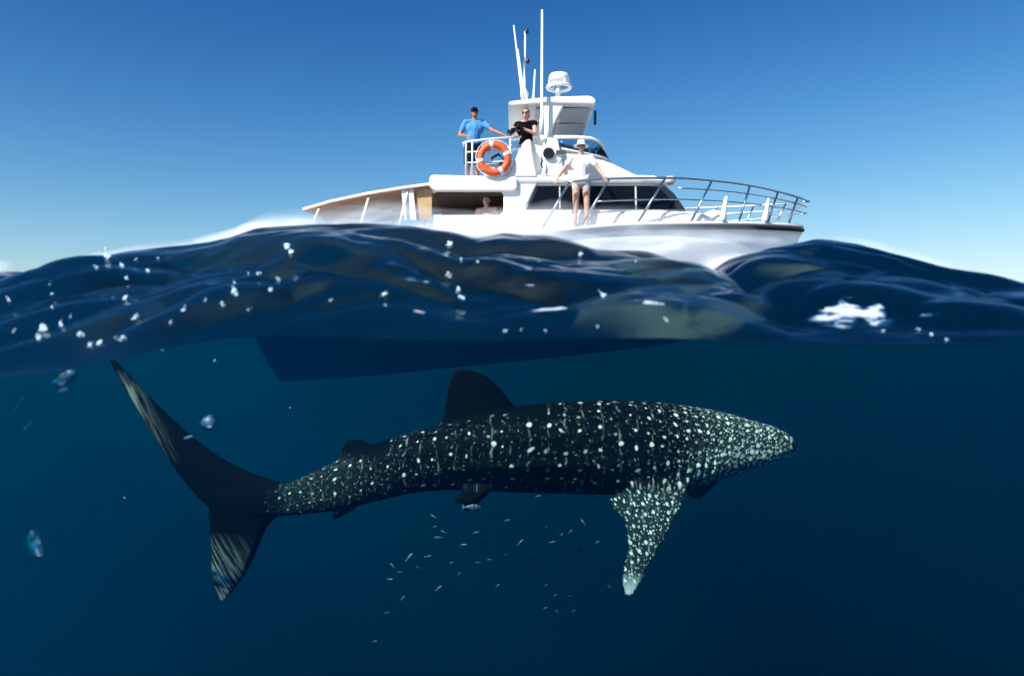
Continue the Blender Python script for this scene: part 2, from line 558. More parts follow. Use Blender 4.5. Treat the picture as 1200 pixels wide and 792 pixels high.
co = np.empty(nv_*3); sme.vertices.foreach_get('co', co); co = co.reshape(-1, 3)
# gill slits: five shallow grooves behind the jaw
ux = co[:,0]/(1+bend(co[:,0])/SD)
bz, br, bw = body_at(ux)
bz = bz*(1+bend(ux)/SD)
relz = (co[:,2]-bz)/np.maximum(br, 1e-3)
side = np.sign(co[:,1] - SD - bend(co[:,0]))
for gpx in (786, 796, 806, 816, 826):
    gx = (gpx-600)*SD/FPX + 0.05*np.clip(relz, -1, 1)
    amt = np.exp(-((co[:,0]-gx)/0.011)**2)*np.clip((0.55-np.abs(relz+0.1))/0.2, 0, 1)
    co[:,1] -= side*0.014*amt
# mouth: a crease along the front of the broad jaw
mz = (396-527)*SD/FPX
amt = np.exp(-((co[:,2]-mz-0.10*(stx.max()-co[:,0]-0.05)*-1)/0.010)**2)*np.clip((co[:,0]-(895-600)*SD/FPX)/0.05, 0, 1)
co[:,0] -= 0.012*amt
sme.vertices.foreach_set('co', co.ravel())
x, y, z = co.T
pxx = 600 + ux*FPX/SD
ry = br*bw
e = ((y-SD-bend(x))/np.maximum(ry*1.12, .02))**2 + ((z-bz)/np.maximum(br*1.06, .02))**2
offb = np.clip((e-1.05)/0.35, 0, 1)
pyy = 396 - z/(1+bend(ux)/SD)*FPX/SD
dors = ((pxx > 495) & (pxx < 640) & (z > bz)) | ((pxx > 380) & (pxx < 460) & (z > bz))
tail = (pxx < 345)
ppx = 600 + x*FPX/y; ppy = 396 - z*FPX/y
pect = (ppx > 690) & (ppx < 830) & (z < bz) & (y < SD)
finmask = np.where(dors, np.clip((np.where(pxx > 490, 490 + np.abs(pxx-600)*0.16 - pyy, 538-pyy))/10, 0, 1), 0)
finmask = np.maximum(finmask, np.clip((338-pxx)/16, 0, 1)*np.where((pxx > 312) & (np.abs(z-bz) < br), 0.8, 1))
lowfin = (z < bz) & (offb > 0.3) & (~pect)
finmask = np.maximum(finmask, np.where(lowfin & ((pxx < 700) | (y > SD)), 1, 0))
# pale streaks at the two tips of the tail fin: caustic light painted on
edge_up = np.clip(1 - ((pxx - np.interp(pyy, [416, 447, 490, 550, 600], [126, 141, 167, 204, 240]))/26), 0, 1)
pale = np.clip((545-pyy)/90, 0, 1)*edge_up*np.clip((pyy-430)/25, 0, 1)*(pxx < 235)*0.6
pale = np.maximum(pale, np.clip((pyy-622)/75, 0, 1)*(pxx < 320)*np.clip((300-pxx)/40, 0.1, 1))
tippec = np.where(pect, np.clip((ppy-670)/28, 0, 1), 0)
# spot density per metre along the body, fine on the head, wide on the flank
dens_x = np.array([330,400,470,540,640,740,780,810,850,930,960]); dens_v = np.array([13,11,9.0,8.0,7.6,8.6,12,17,20,22,22.])
gx_ = np.linspace(200, 960, 800); gd = np.interp(gx_, dens_x, dens_v)
gu = np.cumsum(gd)*(gx_[1]-gx_[0])*SD/FPX
dens = np.interp(pxx, dens_x, dens_v)
su = np.interp(pxx, gx_, gu)
ang = np.arctan2((z-bz)/np.maximum(br, .02), -(y-SD-bend(x))/np.maximum(ry, .02))
sv = ang*np.maximum(br, 0.05)*dens
pu = (0.8*x + 0.35*y)*24.0; pv = (z*0.9 - 0.5*y)*24.0 + 40
isf = np.where(pect, np.clip((e-1.05)/0.35, 0, 1), 0)
rad = np.interp(pxx, [330,420,560,740,800,850,930], [0.13,0.14,0.16,0.165,0.22,0.28,0.33])
low = np.clip((0.35-relz)/0.9, 0, 1)*np.clip((pxx-775)/40, 0, 1)  # adds painted brightness to the lower head: larger spots, more mottling
rad = rad + 0.07*low + 0.10*np.clip((pxx-908)/14, 0, 1)
def pattr(name, vals):
    sme.attributes.new(name, 'FLOAT', 'POINT').data.foreach_set('value', np.asarray(vals, np.float32))
va = sme.attributes.new('pattern', 'FLOAT_VECTOR', 'POINT')
va.data.foreach_set('vector', np.stack([su, sv, np.zeros_like(su)], 1).astype(np.float32).ravel())
vb = sme.attributes.new('fin_pattern', 'FLOAT_VECTOR', 'POINT')
vb.data.foreach_set('vector', np.stack([pu, pv, np.zeros_like(su)], 1).astype(np.float32).ravel())
pattr('on_fin', isf)
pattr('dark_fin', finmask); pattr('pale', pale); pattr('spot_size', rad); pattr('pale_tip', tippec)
headness = np.clip((pxx-770)/90, 0, 1) + 0.9*low
rear = np.clip((520-pxx)/120, 0, 1)*(1-finmask)*0.55  # mottling here paints caustic light into the tail root
pattr('headness', np.maximum(np.maximum(headness, isf*0.9), rear))

m, n, l = new_mat('shark_skin')
b = n['Principled BSDF']
b.inputs['Roughness'].default_value = 0.7
b.inputs['Specular IOR Level'].default_value = 0.03
def attr(name):
    k = n.new('ShaderNodeAttribute'); k.attribute_name = name; return k
pa = attr('pattern'); tc = n.new('ShaderNodeTexCoord')
wob = n.new('ShaderNodeTexNoise'); wob.inputs['Scale'].default_value = 0.55; wob.inputs['Detail'].default_value = 2
l.new(pa.outputs['Vector'], wob.inputs['Vector'])
sub = n.new('ShaderNodeVectorMath'); sub.operation = 'SUBTRACT'; sub.inputs[1].default_value = (0.5, 0.5, 0.5)
l.new(wob.outputs['Color'], sub.inputs[0])
scl = n.new('ShaderNodeVectorMath'); scl.operation = 'SCALE'; scl.inputs['Scale'].default_value = 0.9
l.new(sub.outputs[0], scl.inputs[0])
addv = n.new('ShaderNodeVectorMath'); addv.operation = 'ADD'
l.new(pa.outputs['Vector'], addv.inputs[0]); l.new(scl.outputs[0], addv.inputs[1])
fpa = attr('fin_pattern')
def spots(scale, rnd, size_src, size_mul, soft, coord=None):
    v = n.new('ShaderNodeTexVoronoi'); v.voronoi_dimensions = '2D'; v.inputs['Scale'].default_value = scale
    v.inputs['Randomness'].default_value = rnd
    l.new(coord or addv.outputs[0], v.inputs['Vector'])
    sx = n.new('ShaderNodeSeparateColor'); l.new(v.outputs['Color'], sx.inputs[0])
    sz = mathn(n, l, 'MULTIPLY', size_src, mathn(n, l, 'MULTIPLY', mapr(n, l, sx.outputs[0], 0, 1, 0.6, 1.15, False), size_mul))
    d = mathn(n, l, 'SUBTRACT', sz, v.outputs['Distance'])
    inten = mapr(n, l, sx.outputs[1], 0.0, 0.6, 0.3, 1.0, False)
    return mathn(n, l, 'MULTIPLY', mapr(n, l, d, 0.0, soft, 0, 1), inten)
sz = attr('spot_size').outputs['Fac']
s1 = spots(1.0, 0.62, sz, 1.0, 0.10)
s2 = spots(2.1, 1.0, sz, 1.0, 0.14)
f1 = spots(1.0, 0.8, 0.25, 1.0, 0.12, fpa.outputs['Vector']); f2 = spots(2.0, 1.0, 0.25, 1.0, 0.14, fpa.outputs['Vector'])
onf = attr('on_fin').outputs['Fac']
def blend(a, b):
    return mathn(n, l, 'ADD', mathn(n, l, 'MULTIPLY', a, mathn(n, l, 'SUBTRACT', 1.0, onf)), mathn(n, l, 'MULTIPLY', b, onf))
s1 = blend(s1, f1); s2 = blend(s2, f2)
hd = attr('headness').outputs['Fac']
# thin pale bars running down the flank between the spot columns
sep = n.new('ShaderNodeSeparateXYZ'); l.new(addv.outputs[0], sep.inputs[0])
fr_ = mathn(n, l, 'ABSOLUTE', mathn(n, l, 'SUBTRACT', mathn(n, l, 'FRACT', mathn(n, l, 'MULTIPLY', sep.outputs[0], 1.0)), 0.5))
bar = mapr(n, l, fr_, 0.0, 0.09, 1, 0)
nz = n.new('ShaderNodeTexNoise'); nz.inputs['Scale'].default_value = 1.4; nz.inputs['Detail'].default_value = 4
l.new(pa.outputs['Vector'], nz.inputs['Vector'])
bar = mathn(n, l, 'MULTIPLY', mathn(n, l, 'MULTIPLY', bar, mathn(n, l, 'SUBTRACT', 1.0, onf)), mapr(n, l, nz.outputs['Fac'], 0.45, 0.75, 0, 0.30))
# fine pale mottling; also paints caustic light on tail root, brightness on lower head
mo = n.new('ShaderNodeTexNoise'); mo.inputs['Scale'].default_value = 3.2; mo.inputs['Detail'].default_value = 6; mo.inputs['Roughness'].default_value = 0.7
l.new(pa.outputs['Vector'], mo.inputs['Vector'])
mot = mathn(n, l, 'MULTIPLY', mapr(n, l, mo.outputs['Fac'], 0.54, 0.74, 0, 1), mapr(n, l, hd, 0, 1.9, 0.10, 0.75, False))
tot = mathn(n, l, 'MAXIMUM', mathn(n, l, 'MAXIMUM', s1, mathn(n, l, 'MULTIPLY', s2, mapr(n, l, hd, 0, 1, 0.25, 0.9, False))), mathn(n, l, 'MAXIMUM', bar, mot))
tot = mathn(n, l, 'MULTIPLY', tot, mathn(n, l, 'SUBTRACT', 1.0, attr('dark_fin').outputs['Fac']))
# painted caustic streaks on the tail tips, pale tip of the pectoral fin
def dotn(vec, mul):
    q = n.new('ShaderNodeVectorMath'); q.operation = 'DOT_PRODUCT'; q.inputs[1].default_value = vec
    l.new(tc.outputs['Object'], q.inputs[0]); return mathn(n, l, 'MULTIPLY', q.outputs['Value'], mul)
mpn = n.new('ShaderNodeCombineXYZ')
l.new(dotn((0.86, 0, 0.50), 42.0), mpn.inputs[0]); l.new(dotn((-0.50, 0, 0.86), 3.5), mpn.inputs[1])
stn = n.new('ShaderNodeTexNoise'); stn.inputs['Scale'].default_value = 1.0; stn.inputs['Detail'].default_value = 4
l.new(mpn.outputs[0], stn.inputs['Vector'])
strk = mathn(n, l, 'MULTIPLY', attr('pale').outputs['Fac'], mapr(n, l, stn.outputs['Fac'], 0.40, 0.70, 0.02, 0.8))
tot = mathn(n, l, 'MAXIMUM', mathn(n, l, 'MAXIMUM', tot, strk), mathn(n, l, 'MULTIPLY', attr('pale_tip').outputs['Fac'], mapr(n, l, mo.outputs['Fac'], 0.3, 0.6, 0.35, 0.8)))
mixc = n.new('ShaderNodeMix'); mixc.data_type = 'RGBA'
mixc.inputs[6].default_value = (0.0016, 0.0035, 0.0042, 1); mixc.inputs[7].default_value = (0.86, 0.88, 0.86, 1)
bc_ = n.new('ShaderNodeMix'); bc_.data_type = 'RGBA'
bc_.inputs[6].default_value = (0.0016, 0.0035, 0.0042, 1); bc_.inputs[7].default_value = (0.020, 0.034, 0.036, 1)
l.new(mapr(n, l, hd, 0.1, 1.2, 0, 1), bc_.inputs['Factor']); l.new(bc_.outputs[2], mixc.inputs[6])
l.new(tot, mixc.inputs['Factor'])
l.new(mixc.outputs[2], b.inputs['Base Color'])
bpn = n.new('ShaderNodeBump'); bpn.inputs['Strength'].default_value = 0.25; bpn.inputs['Distance'].default_value = 0.01
fine = n.new('ShaderNodeTexNoise'); fine.inputs['Scale'].default_value = 60
l.new(tc.outputs['Object'], fine.inputs['Vector']); l.new(fine.outputs['Fac'], bpn.inputs['Height'])
l.new(bpn.outputs[0], b.inputs['Normal'])
pmat('eye_black', (0.004, 0.004, 0.005), 0.2)
so = S(640, 525)
sme.transform(Matrix.Translation(-so))
sme.name = 'whale_shark'
shark = link_mesh('whale_shark', sme, 'shark_skin', None, smooth=True)
shark.location = so
tag(shark, 'large dark whale shark covered in white spots swimming under the boat', 'whale shark')
for sgn in (-1, 1):
    ex = (893-600)*SD/FPX; ez = (396-534)*SD/FPX
    zc, rz, w = body_at(ex)
    MB().ell((ex, SD + sgn*float(rz*w)*0.88, ez), (0.016, 0.016, 0.016)).build('eye', 'eye_black', shark, smooth=True)
#MARK_SHARK end
#MARK_BOAT begin
# ------------------------------------------------------------------ the motor boat
pmat('gelcoat', (0.82, 0.82, 0.80), 0.32, spec=0.4, mottled=0.05, scale=2.0)
pmat('gelcoat_grey', (0.50, 0.51, 0.52), 0.45, mottled=0.06)
pmat('antifoul', (0.006, 0.010, 0.012), 0.9, spec=0.05, mottled=0.4, scale=1.5)
pmat('black_rubber', (0.012, 0.012, 0.013), 0.55)
pmat('window_seal', (0.014, 0.016, 0.02), 0.4)
pmat('dark_glass', (0.004, 0.006, 0.009), 0.10, spec=0.18)
pmat('steel', (0.62, 0.64, 0.66), 0.22, metal=1.0)
pmat('steel_white', (0.75, 0.77, 0.78), 0.35)
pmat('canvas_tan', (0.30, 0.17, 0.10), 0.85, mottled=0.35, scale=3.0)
pmat('canvas_white', (0.80, 0.79, 0.76), 0.8, mottled=0.08)
pmat('curtain_tan', (0.55, 0.34, 0.16), 0.8, mottled=0.25)
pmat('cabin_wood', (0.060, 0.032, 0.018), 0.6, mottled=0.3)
pmat('deck_cream', (0.62, 0.58, 0.50), 0.7, mottled=0.1)
pmat('lens_black', (0.01, 0.01, 0.012), 0.15)
pmat('lettering_grey', (0.38, 0.40, 0.42), 0.6)
pmat('lamp_white', (0.8, 0.8, 0.78), 0.3)
m, n, l = new_mat('screen_tint')
tr = n.new('ShaderNodeBsdfTransparent'); tr.inputs['Color'].default_value = (0.62, 0.74, 0.84, 1)
gl = n.new('ShaderNodeBsdfGlossy'); gl.inputs['Roughness'].default_value = 0.05
fr = n.new('ShaderNodeFresnel'); fr.inputs['IOR'].default_value = 1.45
mx = n.new('ShaderNodeMixShader')
l.new(fr.outputs[0], mx.inputs[0]); l.new(tr.outputs[0], mx.inputs[1]); l.new(gl.outputs[0], mx.inputs[2])
l.new(mx.outputs[0], n['Material Output'].inputs['Surface'])

BY = 16.6                                    # the boat's centreline runs along x at this distance
boat = empty('motor_yacht', (0.6, BY, 0.0), 'white motor yacht with flybridge, dark cabin windows and bow rail on the sea', 'boat')
def XZ(px, py, d):
    p = P(px, py, d); return (p.x, p.z)

# hull: stations from transom to stem
HX = [-5.25,-4.5,-3,-1,1,2.2,3.2,4.0,4.7,5.3,5.8,6.2,6.45,6.58]
HB = [1.95,2.0,2.05,2.08,2.07,2.0,1.86,1.65,1.38,1.06,0.74,0.44,0.20,0.03]         # half beam at the rail
HS = [1.75,1.75,1.76,1.85,2.12,2.24,2.28,2.32,2.36,2.40,2.43,2.46,2.48,2.49]        # sheer height
HK = [-0.98,-0.96,-0.84,-0.64,-0.44,-0.31,-0.19,-0.06,0.25,0.75,1.28,1.75,2.12,2.36] # keel or stem
def fine(v, k=4):
    u = np.arange(len(v)); t = np.linspace(0, len(v)-1, (len(v)-1)*k+1); q = np.interp(t, u, v)
    for _ in range(3): q[1:-1] = 0.25*q[:-2] + 0.5*q[1:-1] + 0.25*q[2:]
    return list(q)
HX, HB, HS, HK = fine(HX), fine(HB), fine(HS), fine(HK)
def hull_sec(i):
    x, b, sz, k = HX[i], HB[i], HS[i], HK[i]
    t = i/(len(HX)-1)
    cb = b*(0.93 - 0.40*t**2.2); czz = max(k+0.05, (0.10 + 0.9*t**3))             # chine
    prof = [(0, k), (cb*0.5, k + 0.42*(czz-k)), (cb, czz), (cb+(b-cb)*0.45, czz+(sz-czz)*0.55), (b, sz)]
    pu = np.arange(len(prof)); tt = np.linspace(0, len(prof)-1, 13)
    prof = list(zip(np.interp(tt, pu, [q[0] for q in prof]), np.interp(tt, pu, [q[1] for q in prof])))
    near = [(x, BY-y, z) for y, z in prof]; far = [(x, BY+y, z) for y, z in prof[::-1][:-1]]
    return near + far
secs = [hull_sec(i) for i in range(len(HX))]
def part_of(secs, idx): return [[s[i] for i in idx] for s in secs]
hullmb = MB(); hullmb.loft(secs, cap=True, closed=True)
hull = hullmb.build('hull', 'gelcoat', boat, smooth=False)
hull.cycles.shadow_terminator_geometry_offset = 0.3
hull.data.materials.append(MATS['antifoul'])
for p in hull.data.polygons:
    zc = sum(hull.data.vertices[v].co.z for v in p.vertices)/len(p.vertices)
    if zc < 0.10 and abs(p.normal.x) < 0.95 or all(hull.data.vertices[v].co.z < 0.35 for v in p.vertices): p.material_index = 1
    p.use_smooth = len(p.vertices) == 4
# rubbing strake and toe rail along the sheer
for sgn in (-1, 1):
    pts = [(x, BY + sgn*(b+0.012), s-0.05) for x, b, s in zip(HX, HB, HS)]
    MB().tube(pts, 0.05, 6).build('rubbing_strake', 'black_rubber', hull, smooth=True)
    pts = [(x, BY + sgn*(b-0.03), s+0.03) for x, b, s in zip(HX, HB, HS)]
    MB().tube(pts, 0.04, 6).build('toe_rail', 'gelcoat', hull, smooth=True)
MB().box((-5.95, BY-1.6, 0.28), (-5.2, BY+1.6, 0.38)).build('swim_platform', 'gelcoat', boat, bevel=0.03)

def plan(x0, x1, half, nose, n=9, chamf=0.0):
    """closed plan outline: square aft, rounded towards the bow"""
    pts = [(x0, BY-half)]
    for k in range(n):
        a = -math.pi/2 + math.pi*k/(n-1)
        s_, c_ = math.sin(a), math.cos(a)
        pts.append((x1 - nose + nose*(abs(c_)**0.55), BY + half*(abs(s_)**0.75)*(1 if s_ > 0 else -1)))
    pts.append((x0, BY+half))
    return pts
def levels(name, lv, mat, parent, bevel=0.02, smooth=False, nose_n=11):
    mb = MB(); mb.loft([[(x, y, z) for x, y in plan(x0, x1, hf, ns, nose_n)] for x0, x1, hf, ns, z in lv])
    return mb.build(name, mat, parent, bevel=bevel, smooth=smooth)
DC = 15.02                                   # near side of the deckhouse
def xs_(px, d=DC): return (px-600)*d/FPX
def zs_(py, d=DC): return (396-py)*d/FPX
hw = BY - DC
# coachroof ahead of the windscreen, then the deckhouse, its eave and the flybridge
levels('coachroof', [(xs_(600), xs_(852), hw+0.06, 0.9, zs_(275)), (xs_(600), xs_(848), hw+0.04, 0.9, zs_(251)), (xs_(600), xs_(838), hw-0.02, 0.9, zs_(247))], 'gelcoat', boat, 0.04)
house = levels('deckhouse', [(xs_(594), xs_(826), hw, 0.75, zs_(262)), (xs_(594), xs_(818), hw-0.01, 0.75, zs_(245)), (xs_(600), xs_(790), hw-0.07, 0.7, zs_(216)), (xs_(600), xs_(786), hw-0.08, 0.7, zs_(211))], 'gelcoat', boat, 0.02)
eave = levels('cabin_roof', [(xs_(594), xs_(793), hw+0.02, 0.75, zs_(214.5)), (xs_(594), xs_(796), hw+0.05, 0.75, zs_(211)), (xs_(597), xs_(786), hw+0.0, 0.72, zs_(205))], 'gelcoat', boat, 0.02)
MB().lathe([(0.02,-0.10),(0.09,-0.08),(0.10,0.06),(0.05,0.10)], (xs_(789), BY-hw+0.30, zs_(208)), 'x', 12).build('roof_lamp', 'gelcoat_grey', eave, smooth=True)
fly = levels('flybridge_cowl', [(xs_(636), xs_(770), hw-0.12, 0.8, zs_(206)), (xs_(636), xs_(752), hw-0.14, 0.75, zs_(197)), (xs_(637), xs_(724), hw-0.2, 0.7, zs_(183)), (xs_(638), xs_(700), hw-0.24, 0.6, zs_(171))], 'gelcoat', boat, 0.03)

# side windows: dark panes set in a black band, thin mullions between them
def side_y(z): return BY - (hw - 0.01 - 0.06*np.clip((z-zs_(245))/(zs_(216)-zs_(245)), 0, 1))
def pane(poly, name, mat, parent, proud, thick=0.02):
    q = [XZ(a, b, DC) for a, b in poly]
    N = len(q)
    v = [(x, side_y(z)-proud, z) for x, z in q] + [(x, side_y(z)-proud+thick, z) for x, z in q]
    f = [tuple(range(N)), tuple(range(2*N-1, N-1, -1))] + [(i, i+N, (i+1)%N+N, (i+1)%N) for i in range(N)]
    return mk(name, v, f, mat, parent)
pane([(616,245.5),(629,217.2),(780,217.2),(790,226),(803,245.5)], 'window_band', 'window_seal', house, 0.012)
WIN = [[(619.5,244.5),(631,218.6),(655,218.4),(655,244.5)], [(657,244.5),(657,218.4),(744,218.4),(744,244.5)], [(746.5,244.5),(746.5,218.4),(772,218.4),(787,235),(793,244.5)]]
for w in WIN: pane(w, 'side_window', 'dark_glass', house, 0.022)
pane([(655.2,245),(655.2,218),(656.8,218),(656.8,245)], 'mullion', 'gelcoat_grey', house, 0.028)
pane([(744.2,245),(744.2,218),(746.2,218),(746.2,245)], 'mullion', 'gelcoat_grey', house, 0.028)
# windscreen panes round the front
PB = plan(xs_(594), xs_(818), hw-0.01, 0.75, 11); PT = plan(xs_(600), xs_(790), hw-0.07, 0.7, 11)
zb, zt = zs_(245), zs_(216)
def front_pt(i, u, h, out):
    a = Vector((*PB[i], zb)).lerp(Vector((*PB[i+1], zb)), u); b2 = Vector((*PT[i], zt)).lerp(Vector((*PT[i+1], zt)), u)
    p = a.lerp(b2, h); c = Vector((p.x-0.6, BY, p.z))
    d = (p-c); d.z = 0; d.normalize()
    return p + d*out + Vector((0, 0, 0.4*out))
for i in range(2, 10):
    v = [front_pt(i, .04, .04, .012), front_pt(i, .96, .04, .012), front_pt(i, .96, .95, .012), front_pt(i, .04, .95, .012)]
    v += [front_pt(i, .04, .04, -.02), front_pt(i, .96, .04, -.02), front_pt(i, .96, .95, -.02), front_pt(i, .04, .95, -.02)]
    mk('windscreen_pane', v, [(0,1,2,3),(7,6,5,4),(0,4,5,1),(1,5,6,2),(2,6,7,3),(3,7,4,0)], 'dark_glass', house)

DF = 14.92
# saloon under the flybridge deck, open along the side, dark inside
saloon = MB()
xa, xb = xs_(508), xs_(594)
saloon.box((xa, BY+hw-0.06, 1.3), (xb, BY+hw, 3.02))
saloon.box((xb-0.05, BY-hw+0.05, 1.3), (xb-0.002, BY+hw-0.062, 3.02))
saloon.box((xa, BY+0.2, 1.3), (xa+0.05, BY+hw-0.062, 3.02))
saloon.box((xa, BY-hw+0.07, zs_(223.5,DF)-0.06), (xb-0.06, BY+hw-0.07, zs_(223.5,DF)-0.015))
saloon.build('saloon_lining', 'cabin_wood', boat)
MB().box((-5.1, BY-1.85, 1.22), (xb, BY+1.85, 1.30)).build('cockpit_floor', 'deck_cream', boat)
MB().box((xs_(520), BY+0.55, 1.30), (xs_(560), BY+1.3, 2.05)).build('saloon_settee', 'cabin_wood', boat, bevel=0.06)
# lower side of the saloon and its rounded window corner
MB().prism([XZ(*p, DC) for p in [(508,275),(508,252),(586,252),(590,248),(590,228),(587,224.5),(598,224.5),(600,207.5),(640,207.5),(628,216),(613.5,246.5),(608,275)]], DC, DC+0.06).build('saloon_side', 'gelcoat', boat, bevel=0.01)
# flybridge deck slab with raised edge
def slab(poly, d0, d1, name, mat, parent, bevel=0.03): return MB().prism([XZ(*p, d0) for p in poly], d0, d1).build(name, mat, parent, bevel=bevel)
slab([(503,207.5),(506,204.5),(596,206.5),(606,207),(606,222),(600,223.5),(510,223.5),(503,219)], DF, 2*BY-DF, 'flybridge_deck', 'gelcoat', boat, 0.05)
# aft awning sloping to the stern, tan lining below
aw = MB(); L = []
for px, py, hwid in [(350,241,1.35),(385,233,1.5),(430,224.5,1.58),(470,218.5,1.62),(505,214,1.64)]:
    x, z = XZ(px, py, BY-1.62)
    L.append((x, z, hwid))
def awning_sheet(dz, t):
    rings = []
    for x, z, hwid in L:
        up = [(x, BY + hwid*s_, z + dz + 0.10*(1-s_*s_)) for s_ in np.linspace(-1, 1, 9)]
        dn = [(x, BY + hwid*s_, z + dz - t + 0.10*(1-s_*s_)) for s_ in np.linspace(1, -1, 9)]
        rings.append(up+dn)
    return MB().loft(rings)
awning = awning_sheet(0.0, 0.05).build('awning', 'canvas_white', boat, smooth=False)
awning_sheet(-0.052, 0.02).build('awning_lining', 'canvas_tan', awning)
for sgn in (-1, 1):
    for px in (372, 432, 478):
        k = np.interp(xs_(px), [q[0] for q in L], [q[1] for q in L]); hh = np.interp(xs_(px), [q[0] for q in L], [q[2] for q in L])
        MB().tube([(xs_(px)-0.25, BY+sgn*1.9, 1.75), (xs_(px), BY+sgn*(hh-0.08), k-0.06)], 0.028, 8).build('awning_pole', 'steel_white', awning, smooth=True)
# tan roll-down curtain between awning and saloon
MB().prism([XZ(*p, 15.1) for p in [(488,258),(488,219),(506,221),(506,258)]], 15.1, 15.13).build('curtain', 'curtain_tan', boat)
MB().prism([XZ(*p, 15.05) for p in [(474,258),(470,219.5),(484,219.5),(488,258)]], 15.03, 15.06).build('curtain', 'canvas_white', boat)
for sgn in (-1,):                            # side coaming of the cockpit
    MB().prism([(-5.2,1.72),(-5.2,2.0),(xs_(508),2.12),(xs_(508),1.72)], BY-1.98, BY-1.86).build('cockpit_coaming', 'gelcoat', boat, bevel=0.02)

# arch fin beside the flybridge and the recess ahead of it
slab([(595,207),(604,186),(612,168.5),(617,163.5),(622,163),(624,180),(629,207)], 14.96, 15.22, 'arch_fin', 'gelcoat', boat, 0.03)
slab([(619,207),(620,166),(640,163),(642,207)], 15.24, 15.4, 'arch_recess', 'gelcoat', boat, 0.01)
slab([(634,207),(636,196),(640,170),(642,160.5),(654,163),(662,207)], 14.99, 15.25, 'arch_fin', 'gelcoat', boat, 0.03)
for sgn in (1,):
    slab([(600,207),(613,168.5),(622,160),(640,160),(650,207)], 2*BY-15.3, 2*BY-15.0, 'arch_fin', 'gelcoat', boat, 0.03)
MB().lathe([(0.0,0.0),(0.09,0.0),(0.115,0.03),(0.115,0.10),(0.0,0.10)], (xs_(643,14.9), 14.90, zs_(179,14.9)), 'y', 24).build('speaker', 'lens_black', boat, smooth=False)
bx = MB().box((xs_(650.5,14.98), 14.955, zs_(181.5,14.98)), (xs_(664.5,14.98), 15.0, zs_(176.2,14.98))).build('vent', 'gelcoat_grey', boat, bevel=0.01)
for k in range(4):
    z0 = zs_(181.2,14.98) + k*0.022
    MB().box((xs_(651.5,14.98), 14.945, z0+0.004), (xs_(663.5,14.98), 14.956, z0+0.012)).build('louvre', 'window_seal', bx)
# faint hand-lettered marks on the cowl side, illegible in the photograph too
for i, (a, b2, c, d) in enumerate([(651,191,652.5,186.5),(653,187,654.5,191.5),(655.5,191,656.8,186.8),(656.8,186.8,658,190.5),(661.5,190.5,664,188.2),(664,188.2,665.5,190),(666,188.5,668.5,187.2)]):
    p0, p1 = P(a, b2, 14.98), P(c, d, 14.98)
    MB().tube([p0, p1], 0.009, 5).build('lettering', 'lettering_grey', fly)
# mooring line hanging by the fin
MB().tube([P(634.5,184,14.88),P(635.5,189,14.88),P(634,193,14.88),P(636,197,14.88)], [0.012,0.022,0.018,0.012], 6).build('rope_end', 'black_rubber', boat, smooth=True)

# flybridge windscreen: tinted band and white frame over it
sc = []; PL = plan(xs_(640), xs_(727), hw-0.20, 0.75, 15); PU = plan(xs_(638), xs_(716), hw-0.24, 0.7, 15)
def scr_z(x): return np.interp(x, [xs_(640), xs_(690), xs_(712), xs_(722)], [zs_(157.5), zs_(157.5), zs_(163), zs_(172)])
lo = [(x, y, zs_(184) if x > xs_(720) else np.interp(x, [xs_(640), xs_(722)], [zs_(168), zs_(184)])) for x, y in PL]
hi = [(x, y, float(scr_z(x))) for x, y in PU]
smb = MB(); smb.loft([lo, hi], cap=False, closed=False)
scr = smb.build('windscreen', 'screen_tint', boat, smooth=True, recalc=False)
sm_ = scr.modifiers.new('thick', 'SOLIDIFY'); sm_.thickness = 0.012
MB().tube(hi, 0.045, 8).build('windscreen_frame', 'gelcoat', scr, smooth=True)
MB().tube(lo, 0.03, 6).build('windscreen_sill', 'gelcoat_grey', scr, smooth=True)

# hardtop: broad slab whose panelled underside shows from below
DT = 15.15
top = slab([(595,121.5),(598,118.5),(640,113.5),(690,112),(696,114),(699,119),(697,122),(640,120.5),(600,124)], DT, 2*BY-DT-0.15, 'hardtop', 'gelcoat', boat, 0.03)
for (a, c) in ((628, 655), (659, 693)):
    z = zs_(121.4, DT)-0.02
    MB().box((xs_(a,DT), DT+0.25, z-0.02), (xs_(c,DT), DT+1.2, z)).build('ceiling_panel', 'gelcoat_grey', top, bevel=0.01)
    MB().box((xs_(a,DT), DT+1.35, z-0.02), (xs_(c,DT), DT+2.35, z)).build('ceiling_panel', 'gelcoat_grey', top, bevel=0.01)
MB().box((xs_(698,DT), DT+0.3, zs_(140,DT)), (xs_(701,DT), DT+0.42, zs_(124,DT))).build('hailer', 'lens_black', top, bevel=0.01)
for y0 in (DT+0.05, 2*BY-DT-0.4):
    MB().prism([XZ(*p, min(y0, 15.8)) for p in [(634,119),(663,119.5),(652,140),(643,162),(631,167),(633,140)]], y0, y0+0.16).build('arch_leg', 'gelcoat', top, bevel=0.03)
